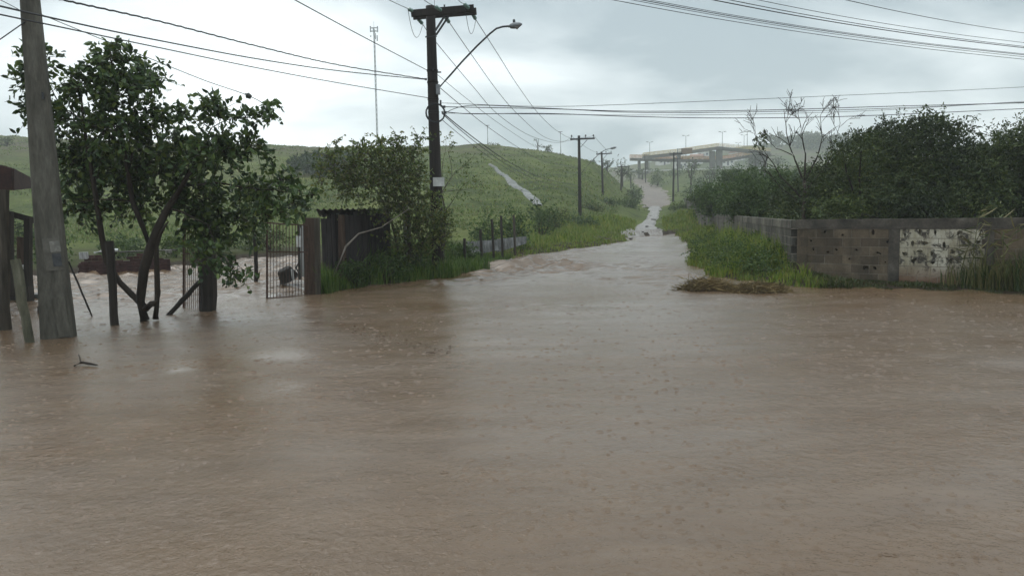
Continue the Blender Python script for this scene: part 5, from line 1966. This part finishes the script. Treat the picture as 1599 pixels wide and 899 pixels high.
def main_pole():
    t = thing('wooden_pole', (pb.x, pb.y, 0), 'tall dark wooden utility pole with crossarm and lamp arm on left bank', 'utility pole')
    d = (PT - pb).normalized()
    pts = [pb - d * .6] + [pb.lerp(PT, k / 8) for k in range(9)]
    MB().tube(pts, [.19, .185, .178, .17, .162, .155, .148, .14, .132, .125], 12).build('pole', M['polewood'], t, smooth=True)
    a1, a2 = P(643, 24, PY - .2), P(743, 15, PY - .05)
    MB().bar(a1 + Vector((0, -.16, 0)), P(740, 13, PY - .21), .11, .17).build('crossarm', M['polewood'], t)
    MB().bar(P(645, 26, PY + .2), P(744, 18, PY + .3), .11, .17).build('crossarm', M['polewood'], t)
    MB().bar(P(680, 48, PY - .2), P(694, 26, PY - .24), .03, .05).build('brace', M['darksteel'], t)
    MB().bar(P(681, 55, PY + .22), P(701, 25, PY + .22), .03, .05).build('brace', M['darksteel'], t)
    MB().tube([P(664, 58, PY - .22), P(682, 57, PY - .22)], .02, 6).build('bolt', M['darksteel'], t)
    # strain insulators on the far side of the arm and on the near side
    for (p, q) in (((653, 30, PY + .3), (660, 38, PY + .75)), ((696, 28, PY + .3), (702, 36, PY + .8)), ((738, 22, PY + .35), (743, 31, PY + .85)),
                   ((647, 19, PY - .25), (637, 14, PY - .8)), ((689, 17, PY - .25), (679, 10, PY - .8)), ((732, 13, PY - .25), (724, 6, PY - .8))):
        mb = MB()
        disc_string(mb, P(*p), P(*q), 3, .055)
        mb.build('insulator', M['glass'], t)
    MB().tube([P(694, 15, PY), P(694, 8, PY)], [.05, .03], 8).build('pin_insulator', M['darksteel'], t)
    # jumpers
    for (a, b, lo) in (((637, 15, PY - .7), (660, 39, PY + .7), 58), ((727, 16, PY - .7), (743, 31, PY + .8), 53)):
        A, B = P(*a), P(*b)
        low = P((a[0] + b[0]) / 2, lo, PY)
        pts = []
        for k in range(11):
            s = k / 10
            c = low + (low - (A + B) / 2)
            pts.append(A * (1 - s) ** 2 + c * 2 * s * (1 - s) + B * s * s)
        MB().tube(pts, .007, 4).build('jumper', M['wire'], t)
    # street lamp arm
    arm = [(683, 140, PY), (700, 121, PY - .1), (722, 96, PY - .25), (745, 72, PY - .4), (765, 53, PY - .5), (775, 45, PY - .55), (785, 42, PY - .6), (797, 41, PY - .65)]
    la = MB().tube([P(*q) for q in arm], .026, 8).build('lamp_arm', M['darksteel'], t, smooth=True)
    h0, h1 = P(794, 42, PY - .64), P(815, 38, PY - .8)
    hd = (h1 - h0)
    mb = MB()
    mb.tube([h0, h0 + hd * .15, h0 + hd * .45, h0 + hd * .8, h0 + hd * 1.0], [.03, .06, .085, .065, .02], 10)
    mb.build('lamp_head', M['steel'], la, smooth=True)
    mb = MB()
    mb.tube([h0 + hd * .35 + Vector((0, 0, -.03)), h0 + hd * .6 + Vector((0, 0, -.05)), h0 + hd * .92 + Vector((0, 0, -.01))], [.03, .065, .02], 9)
    mb.build('lamp_glass', M['greypanel'], la, smooth=True)
    mb = MB().lathe(h0 + hd * .42 + Vector((0, 0, .07)), [(.028, 0), (.034, .03), (.034, .07), (.02, .09)], 8)
    mb.build('photocell', M['darksteel'], la)
    MB().box(P(684, 140, PY - .12), (.1, .16, .26)).build('arm_bracket', M['steel'], t)
    # cable coil hung on the pole, splice boxes and clamps
    cc = P(681, 178, PY)
    pts = []
    for k in range(3 * 20 + 1):
        a = 2 * math.pi * k / 20
        rr = .25 + .012 * math.sin(k * .7)
        pts.append(cc + Vector((math.cos(a) * rr, -.2 - .008 * (k // 20), math.sin(a) * rr)))
    MB().tube(pts, .016, 5).build('cable_coil', M['wire'], t)
    for (u, v, s) in ((688, 160, (.05, .05, .11)), (693, 167, (.09, .06, .06)), (695, 176, (.08, .07, .07)), (676, 109, (.03, .05, .03)), (686, 113, (.1, .05, .03)), (665, 124, (.06, .05, .05))):
        MB().box(P(u, v, PY - .2), s).build('clamp', M['darksteel'], t)
    for v in (108, 126, 152, 172):
        f = (432 - v) / 422
        c = pb.lerp(PT, f)
        MB().tube([c - Vector((0, 0, .025)), c + Vector((0, 0, .025))], .155, 12).build('band', M['darksteel'], t)
    MB().box(P(685, 284, PY - .2), (.31, .02, .24), R(4)).build('sign_plate', M['white'], t)
    return t


main_pole()


# ------------------------------------------------------------------ smaller poles down the road (one model, copied)
def pole_model():
    t = thing('wooden_pole', (0, 0, 0), 'x', 'utility pole')
    MB().tube([(0, 0, -.5), (0, 0, 0), (0.01, 0, 3.5), (0, 0, 7.3)], [.16, .155, .13, .1], 10).build('pole', M['polewood'], t, smooth=True)
    MB().bar((-.68, -.14, 7.02), (1.2, -.14, 7.06), .10, .12).build('crossarm', M['polewood'], t)
    MB().bar((.05, -.17, 6.35), (.62, -.17, 6.96), .03, .04).build('brace', M['darksteel'], t)
    for x in (-.58, .5, 1.1):
        MB().lathe((x, -.14, 7.12), [(.02, 0), (.02, .08), (.055, .1), (.06, .16), (.04, .22), (.015, .24)], 8).build('insulator', M['darksteel'], t)
    return t


pm = pole_model()


def lamp_on(t, at):
    """a street lamp arm for a copied pole (local coordinates)"""
    loc = t.location.copy()
    ORG[t] = Vector(loc)
    a = [Vector(loc) + Vector(q) for q in at]
    la = MB().tube(a, .024, 6).build('lamp_arm', M['darksteel'], t, smooth=True)
    h = (a[-1] - a[-2]).normalized()
    MB().tube([a[-1], a[-1] + h * .15, a[-1] + h * .4, a[-1] + h * .55], [.03, .08, .09, .02], 8).build('lamp_head', M['steel'], la, smooth=True)


first = True
for (u, vt, Y, lab, lamp) in ((904, 212, 60, 'second wooden pole along the left verge, with crossarm and lamp arm', True),
                              (941, 237, 92, 'third wooden pole along the left verge, its crossarm below the lamp', True),
                              (969, 258, 128, 'fourth wooden pole, thin and dark, where the earth road begins', False),
                              (1008, 241, 215, 'thin far pole left of the top of the earth road', False),
                              (1051, 238, 112, 'nearest wooden pole on the right of the earth road', False),
                              (1059, 246, 166, 'farther wooden pole on the right of the earth road', False)):
    top = P(u, vt, Y)
    base = Vector((top.x, top.y, top.z - 7.3))
    if first:
        o = pm
        o.location = base
        o['label'] = lab
        first = False
    else:
        o = dup(pm, base, lab)
    o['group'] = 'wooden poles along the earth road'
    ORG[o] = Vector(base)
pole_objs = [o for o in col.objects if o.name.startswith('wooden_pole') and o.get('group')]
for o in list(pole_objs):
    if o['label'].startswith('second'):
        lamp_on(o, [(.1, -.1, 4.4), (.9, -.3, 5.3), (1.6, -.5, 5.95), (2.0, -.6, 6.15), (2.25, -.65, 6.2)])
    if o['label'].startswith('third'):
        lamp_on(o, [(-.1, 0, 4.0), (-1.0, 0, 2.9 + 1.9), (-1.3, 0, 5.0)][:1] + [(.7, -.2, 4.9), (1.1, -.3, 5.2), (1.3, -.3, 5.22)])
for o in list(pole_objs):      # far poles lean a little, as wooden poles do
    o.rotation_euler = (0, R(-0.9 if o.location.x < 30 else 1.6) * (1 if o.location.x < 15 else -1) if o.location.y > 60 else 0, 0)

# crest poles
for (u, vt, vb, lab) in ((761, 196, 232, 'thin pole on the hill crest beside the small round tree'), (875, 206, 245, 'thin lamp pole with short cross-bar on the hill crest above the second pole'),
                         (656, 214, 240, 'faint thin mast on the far crest just left of the tall pole')):
    a, b = P(u + 1, vb + 6, 172), P(u, vt, 172)
    t = thing('crest_pole', a, lab, 'pole', 'thin poles on the hill crest')
    MB().tube([a, b], [.13, .08], 6).build('shaft', M['darksteel'], t)
    MB().bar(b + Vector((-.45, 0, 0)), b + Vector((.45, 0, 0)), .1, .1).build('crossbar', M['darksteel'], t)


# ------------------------------------------------------------------ telecom mast far behind the hill
def mast():
    Y0 = 330
    b, tp = P(590, 262, Y0), P(584, 46, Y0)
    b.z = min(b.z, Hs(b.x, b.y))
    t = thing('lattice_mast', b, 'tall thin lattice telecom mast rising behind the hill', 'mast')
    k = Y0 / FPX
    w = 2.6 * k
    lg = []
    for i in range(3):
        a = 2 * math.pi * i / 3 + .4
        o = Vector((math.cos(a), math.sin(a), 0)) * w / 2
        lg.append((b + o, tp + o * .8))
        MB().tube([b + o, tp + o * .8], .14, 5).build('leg', M['steel'], t)
    mb = MB()
    n = 34
    for i in range(n):
        f0, f1 = i / n, (i + 1) / n
        for j in range(3):
            p, q = lg[j], lg[(j + 1) % 3]
            mb.bar(p[0].lerp(p[1], f0), q[0].lerp(q[1], f1), .09, .09)
            mb.bar(p[0].lerp(p[1], f0), q[0].lerp(q[1], f0), .09, .09)
    o = mb.build('lattice', M['steel'], t)
    o['kind'] = 'stuff'
    for (du, v, h) in ((-5.5, 46, 9), (5.5, 46, 9), (-1, 47, 7), (2, 57, 9), (5, 60, 8), (-5, 57, 2)):
        MB().box(P(584 + du, v, Y0 - .6), (.45, .3, h * k)).build('antenna', M['steel'], t)
    for v in (49, 44):
        MB().box(P(584, v, Y0), (11 * k, 1.2, .18)).build('platform', M['steel'], t)
    MB().tube([P(584, 46, Y0), P(583.5, 34, Y0)], .09, 5).build('spike', M['steel'], t)


mast()


# ------------------------------------------------------------------ footbridge over the highway
def footbridge():
    Y0 = 250.0
    q = lambda u, v, dy=0: P(u, v, Y0 + dy)
    c = q(1122, 268)
    t = thing('footbridge', (c.x, c.y, Hs(c.x, c.y)), 'long concrete footbridge with zigzag ramps and yellow railings over the highway', 'footbridge')
    up = Vector((0, 0, 1))

    def deck(name, pts, w, h, dy=0, m='bridge'):
        for a, b in zip(pts[:-1], pts[1:]):
            MB().bar(q(*a, dy), q(*b, dy), w, h).build(name, M[m], t)

    def railing(pts, dy, m, hpx=5.0, n_per=1.6):
        mb = MB()
        for a, b in zip(pts[:-1], pts[1:]):
            for side in (-1.1, 1.1):
                A, B = q(*a, dy) + Vector((0, side, .35)), q(*b, dy) + Vector((0, side, .35))
                for hz in (.0, .3, .6, .9, 1.15):
                    mb.bar(A + up * hz, B + up * hz, .07, .09)
                k = max(2, int((B - A).length / n_per))
                for i in range(k + 1):
                    p_ = A.lerp(B, i / k)
                    mb.bar(p_, p_ + up * 1.2, .08, .08, Vector((0, 1, 0)))
        mb.build('railing', M[m], t)

    upper = [(1004, 246.5), (1062, 240), (1121, 231.5), (1160, 235.5), (1201, 239.5)]
    lower = [(984, 249), (1040, 250.5), (1100, 251.5), (1122, 252), (1172, 244)]
    deck('deck', upper, 2.3, .95)
    railing(upper, 0, 'bridgerail')
    deck('ramp', lower, 2.3, .8, 5)
    railing(lower, 5, 'orangerail')
    for (u, vt, vb, w, dy) in ((1112, 236, 268, 1.6, 0), (1123, 233, 270, 1.9, 0), (1060, 242, 268, 1.0, 0), (1010, 250, 275, 1.0, 5), (1085, 252, 270, 1.0, 5), (998, 250, 276, .8, 5)):
        a, b = q(u, vt, dy), q(u, vb + 3, dy)
        MB().bar(b, a, w, 1.1, Vector((0, 1, 0))).build('pier', M['bridge'], t)
    # abutment at the right end
    MB().box((q(1187, 250).x, Y0 + 2.5, (q(1187, 242).z + q(1187, 262).z) / 2), (5.2, 3.0, q(1187, 241.5).z - q(1187, 262).z)).build('abutment', M['bridge'], t)
    deck('landing', [(1172, 243), (1200, 243)], 5.5, .7, 2.6)


footbridge()
a = P(1072.5, 236, 246)
t = thing('road_sign', P(1072.5, 266, 246), 'brown rectangular highway sign beside the left ramp of the footbridge', 'sign')
MB().box(a, (3.5, .18, 1.75)).build('panel', M['brownsign'], t)
MB().bar(P(1058, 233, 246), P(1064, 233, 246), .12, .12).build('bracket', M['steel'], t)
MB().bar(P(1058, 266, 246), P(1058, 232, 246), .22, .22, Vector((0, 1, 0))).build('sign_pole', M['steel'], t)

# guardrail along the highway
ga, gb = P(985, 267, 244), P(1230, 262, 244)
t = thing('guardrail', ga, 'pale guardrail along the highway under the footbridge', 'guardrail')
MB().bar(ga, gb, .1, .45).build('rail', M['white'], t)
for i in range(26):
    p = ga.lerp(gb, i / 25)
    MB().box(p - Vector((0, -.08, .4)), (.12, .1, .9)).build('post', M['steel'], t)


# highway lamps
def lamp_model():
    t = thing('highway_lamp', (0, 0, 0), 'x', 'street lamp', 'lamp posts along the highway')
    MB().tube([(0, 0, -4), (0, 0, 0), (0, 0, 10)], [.14, .13, .08], 6).build('shaft', M['steel'], t)
    for s in (-1, 1):
        MB().bar((0, 0, 9.95), (s * .8, 0, 10.1), .08, .08).build('lamp_arm', M['steel'], t)
        MB().bar((s * .55, 0, 10.12), (s * 1.25, 0, 10.2), .3, .16).build('lamp_head', M['darksteel'], t)
    return t


lm = lamp_model()
for i, (u, v, Y, lab) in enumerate(((1014.5, 222, 290, 'leftmost highway lamp, left of the brown sign'), (1071, 212, 270, 'highway lamp straight above the brown sign'), (1128, 206, 262, 'highway lamp above the peak of the footbridge'),
                                    (1153, 223, 330, 'short-looking far highway lamp right of the footbridge peak'), (1162, 211, 285, 'highway lamp between the far one and the rightmost one'), (1167, 205, 262, 'rightmost and tallest highway lamp, near the leaf tuft'))):
    top = P(u, v, Y)
    loc = (top.x, top.y, top.z - 10.1)
    if i == 0:
        lm.location = loc
        lm['label'] = lab
    else:
        dup(lm, loc, lab)

# distant pale houses on the slope beyond the highway


def house_model():
    t = thing('house', (0, 0, 0), 'x', 'house', 'pale far houses beyond the highway')
    w = MB().box((0, 0, 1.2), (6, 5, 4.4)).build('wall', M['houseA'], t)
    MB().add([(-3.3, -2.8, 3.41), (3.3, -2.8, 3.41), (3.3, 2.8, 3.41), (-3.3, 2.8, 3.41), (-3.3, 0, 4.7), (3.3, 0, 4.7)],
             [(0, 1, 5, 4), (2, 3, 4, 5), (0, 4, 3), (1, 2, 5), (3, 2, 1, 0)]).build('roof', M['houseroof'], t)
    for x in (-1.8, 1.8):
        MB().box((x, -2.52, 1.7), (1.1, .08, 1.0)).build('window', M['darksteel'], t)
    MB().box((0, -2.52, 1.0), (.9, .08, 2.0)).build('door', M['darksteel'], t)
    return t


hm = house_model()
hs = ((1062, 'pale far house seen under the left ramp of the footbridge'), (1088, 'pale far house seen left of the bridge piers'), (1100, 'pale far house just left of the first bridge pier'),
      (1136, 'pale far house under the right slope of the footbridge'), (1150, 'second pale far house under the right slope of the footbridge'), (1035, 'pale far house under the ramp beside the pale bush'))
for i, (u, lab) in enumerate(hs):
    Y = 372 + 13 * (i % 3)
    p = P(u, 260, Y)
    loc = (p.x, p.y, Hs(p.x, p.y) - .2)
    if i == 0:
        hm.location = loc
        hm['label'] = lab
    else:
        dup(hm, loc, lab, rz=random.uniform(-.5, .5))


# ------------------------------------------------------------------ wires
def wire(name, label, pts, r=.011, group=None, twist=0.0, m='wire', cat='cable', seg=14):
    """pts: (u, v, Y) where the cable is seen; smooth curve through them"""
    A = [P(*p) for p in pts]
    out_ = []
    n = len(A)
    for i in range(n - 1):
        p0, p1, p2, p3 = A[max(i - 1, 0)], A[i], A[i + 1], A[min(i + 2, n - 1)]
        for k in range(seg):
            t = k / seg
            out_.append(0.5 * ((2 * p1) + (p2 - p0) * t + (2 * p0 - 5 * p1 + 4 * p2 - p3) * t * t + (3 * p1 - p0 - 3 * p2 + p3) * t ** 3))
    out_.append(A[-1])
    if twist:
        L = 0
        q = []
        for i, p in enumerate(out_):
            q.append(p + Vector((0, 0, twist * math.sin(i * 2.4))))
        out_ = q
    o = MB().tube(out_, r, 5).build(name, M[m], None, loc=out_[0])
    return tag(o, label, cat, group)


gl_ = 'cables coming from the left to the tall pole'
wire('cable', 'thick twisted cable from the top edge of the photo down to the tall pole', [(40, -16, 8.2), (97, 0, 9), (250, 34, 11.5), (400, 72, 14.6), (530, 102, 18), (666, 124, PY)], .012, gl_, twist=.005, seg=24)
wire('cable', 'upper of two cables crossing behind the concrete pole towards the tall pole', [(-60, -4, 7.5), (0, 10, 8.4), (120, 37, 10.2), (240, 62, 12.5), (400, 92, 15.8), (530, 111, 18.6), (666, 124.5, PY)], .011, gl_)
wire('cable', 'lower of two cables crossing behind the concrete pole towards the tall pole', [(-60, 10, 7.5), (0, 23, 8.4), (120, 48, 10.2), (240, 73, 12.5), (400, 106, 15.8), (530, 130, 18.6), (668, 153, PY)], .009, gl_)
wire('cable', 'single cable slanting from the top edge to the tall pole, in front of the mast', [(405, -30, 12), (460, 0, 13.6), (560, 54, 17), (667, 110, PY)], .010, gl_)
t_ = wire('drop_wire', 'thin drop wire above the tree crown with a dark splice near its end', [(62, 22, 11.6), (150, 58, 11.9), (240, 94, 12.3), (320, 126, 12.7), (384, 148, 13), (412, 162, 13.1)], .006, None, cat='wire')
o = MB().tube([P(383, 147, 12.98), P(386, 149, 12.98), P(392, 152, 12.99)], [.02, .05, .035], 8).build('splice', M['plastic'], t_)
wire('guy_wire', 'short guy wire from the left edge up to the concrete pole', [(-40, 90, 11.4), (0, 62, 11.5), (40, 34, 11.6)], .009, None, cat='wire')
wire('drop_wire', 'thin wire hanging down at the top left beside the concrete pole', [(-30, -14, 11), (10, 5, 11.3), (36, 19, 11.6)], .005, None, cat='wire')
# overhead towards the viewer from the crossarm
go = 'line wires running from the crossarm over the viewer'
wire('power_line', 'left line wire rising from the left crossarm end to the top edge', [(540, -36, 13), (607, 0, 17.5), (637, 14, PY - .8)], .008, go)
wire('power_line', 'middle line wire rising from beside the pole top to the top edge', [(610, -50, 13), (662, 0, 17.5), (679, 10, PY - .8)], .008, go)
wire('power_line', 'right line wire rising from the right crossarm end to the top edge', [(690, -50, 13), (716, 0, 18.5), (724, 6, PY - .8)], .008, go)
wire('power_line', 'short line wire rising straight up from the tall pole', [(678, -20, PY), (678.5, 10, PY)], .006)
# to the second pole
g2_ = 'line wires from the tall pole to the second pole'
p2 = [o for o in pole_objs if o['label'].startswith('second')][0]
wire('power_line', 'left line wire sagging from the crossarm to the second pole', [(660, 38, PY + .8), (679, 64, 23), (740, 137, 28), (779, 180, 32.5), (830, 213, 41), (873, 223, 52), (894, 214, 60)], .010, g2_)
wire('power_line', 'middle line wire sagging from the crossarm to the second pole', [(702, 36, PY + .8), (740, 91, 24.5), (779, 145, 29.5), (810, 180, 33.5), (850, 214, 44), (880, 221, 54), (915, 213.5, 60)], .010, g2_)
wire('power_line', 'right line wire sagging from the crossarm to the second pole', [(743, 31, PY + .85), (775, 81, 25), (810, 136, 30), (843, 180, 36), (872, 206, 47), (897, 217, 55), (927, 212.5, 60)], .010, g2_)
g3_ = 'low service cables from the tall pole to the second pole'
wire('cable', 'upper of the low cables from the lamp bracket to the second pole', [(688, 138, PY), (720, 165, 24), (760, 197, 29), (807, 229, 37), (850, 252, 47), (903, 262, 60)], .010, g3_)
wire('cable', 'thin middle cable from the lamp bracket to the second pole', [(682, 116, PY), (726, 152, 24.5), (775, 190, 30), (830, 226, 40), (870, 247, 50), (903, 256, 60)], .007, g3_)
wire('cable', 'thick low cable from the coil to the second pole', [(690, 175, PY), (720, 200, 24), (760, 230, 29.5), (800, 256, 36), (850, 279, 47), (904, 290, 60)], .016, g3_)
wire('cable', 'second thick low cable just beneath it, from the coil to the second pole', [(690, 177, PY), (720, 204, 24), (757, 233, 29), (800, 262, 36), (850, 285, 47), (904, 295, 60)], .012, g3_)
wire('cable', 'lowest thin cable from the coil to the second pole', [(690, 187, PY), (720, 212, 24), (755, 239, 29), (800, 268, 36), (850, 291, 47), (904, 300, 60)], .008, g3_)
g4_ = 'wires from the second pole to the third pole'
for i, (a, b, c_, lab) in enumerate((((894, 214), (918, 232), (936, 240), 'left line wire between the second and third poles'), ((927, 212), (945, 232), (955, 240), 'right line wire between the second and third poles'))):
    wire('power_line', lab, [(*a, 60), (*b, 76), (*c_, 92)], .012, g4_)
# to the right from the tall pole
gr_ = 'cables from the tall pole to the right edge of the photo'
wire('cable', 'thin uppermost cable running from the tall pole to the right edge', [(690, 161, PY), (850, 166.5, 21.9), (1010, 162, 22.6), (1250, 152, 23.8), (1500, 141, 25.2), (1680, 132, 26.2)], .007, gr_)
wire('cable', 'second cable from the top of the bundle running from the tall pole to the right', [(690, 167, PY), (850, 170, 21.9), (1000, 174, 22.6), (1200, 172, 23.6), (1400, 166, 24.6), (1680, 159, 26.2)], .011, gr_)
wire('cable', 'third cable, crossing the others beside the tall pole and running right', [(692, 178, PY), (735, 165, 21.5), (850, 169, 21.9), (1000, 176, 22.6), (1200, 174.5, 23.6), (1400, 169, 24.6), (1680, 156, 26.2)], .009, gr_)
wire('cable', 'lowest thick cable running from the tall pole to the right edge', [(690, 174, PY), (735, 178, 21.5), (850, 177.5, 21.9), (1000, 182.5, 22.6), (1150, 184.5, 23.3), (1350, 181, 24.4), (1680, 166, 26.2)], .011, gr_)
wire('cable', 'thin cable between the lowest and the third running to the right edge', [(692, 177, PY), (850, 178.5, 21.9), (1000, 180, 22.6), (1200, 178, 23.6), (1400, 171, 24.6), (1680, 153, 26.2)], .006, gr_)
gt_ = 'cables crossing the sky at the top right'
for (u0, v1, r, lab) in ((955, 93, .008, 'lowest cable of the upper right bundle, reaching the right edge lowest'), (985, 89, .007, 'second cable from below in the upper right bundle'), (1000, 86, .010, 'third cable from below in the upper right bundle'),
                         (1013, 84.5, .007, 'fourth cable from below in the upper right bundle'), (1112, 75, .012, 'thick dark cable above the middle gap in the upper right bundle'), (1138, 73, .009, 'cable just above the thick dark one at upper right'),
                         (1182, 67, .007, 'thin cable second from the top at upper right'), (1320, 52, .008, 'single topmost cable at the upper right corner')):
    d_ = (1599 - u0)
    sag = 14 * d_ / 640
    pts = []
    for f, Y in ((-.15, 15.9), (0, 17), (.25, 19), (.5, 21), (.75, 23), (1, 25), (1.12, 26)):
        pts.append((u0 + d_ * f, v1 * f + sag * 4 * f * (1 - f) * .55, Y))
    wire('overhead_cable', lab, pts, r, gt_)

# ------------------------------------------------------------------ rocks in the stream
for i, (u, v) in enumerate(((1010, 357), (1030, 352), (1020, 346), (1034, 343), (1028, 360), (1016, 340), (1040, 348), (1004, 366), (985, 377))):
    p = ground_hit(u, v, 20, 120)
    k = p.y / FPX
    w = random.uniform(4, 9) * k
    vs = [p + Vector((random.uniform(.75, 1.1) * w * .5 * math.cos(a) * math.cos(b), random.uniform(.75, 1.1) * w * .6 * math.sin(a) * math.cos(b), w * .2 * math.sin(b) + .17)) for b in (-.9, 0, .7) for a in [j * math.pi / 4 for j in range(8)]]
    fs = [(r_ * 8 + j, r_ * 8 + (j + 1) % 8, (r_ + 1) * 8 + (j + 1) % 8, (r_ + 1) * 8 + j) for r_ in range(2) for j in range(8)] + [tuple(16 + j for j in range(8))]
    o = MB().add(vs, fs).build('rock', M['rock'], None, loc=p)
    tag(o, 'dark wet rock breaking the white stream below the earth road', 'rock', 'rocks in the stream')

# ------------------------------------------------------------------ rain haze
me = MB().box((0, 295, 52), (900, 730, 110))
hz_, nt, N, L, b_ = newmat('rain_haze')
N.remove(b_)
pv = N.new('ShaderNodeVolumePrincipled')
pv.inputs['Color'].default_value = (0.95, 0.985, 1.0, 1)
pv.inputs['Density'].default_value = HAZE_DENSITY
pv.inputs['Anisotropy'].default_value = 0.2
L.new(pv.outputs[0], N['Material Output'].inputs['Volume'])
o = me.build('haze', hz_)
tag(o, 'thin grey rain haze filling the air', 'haze', kind='stuff')
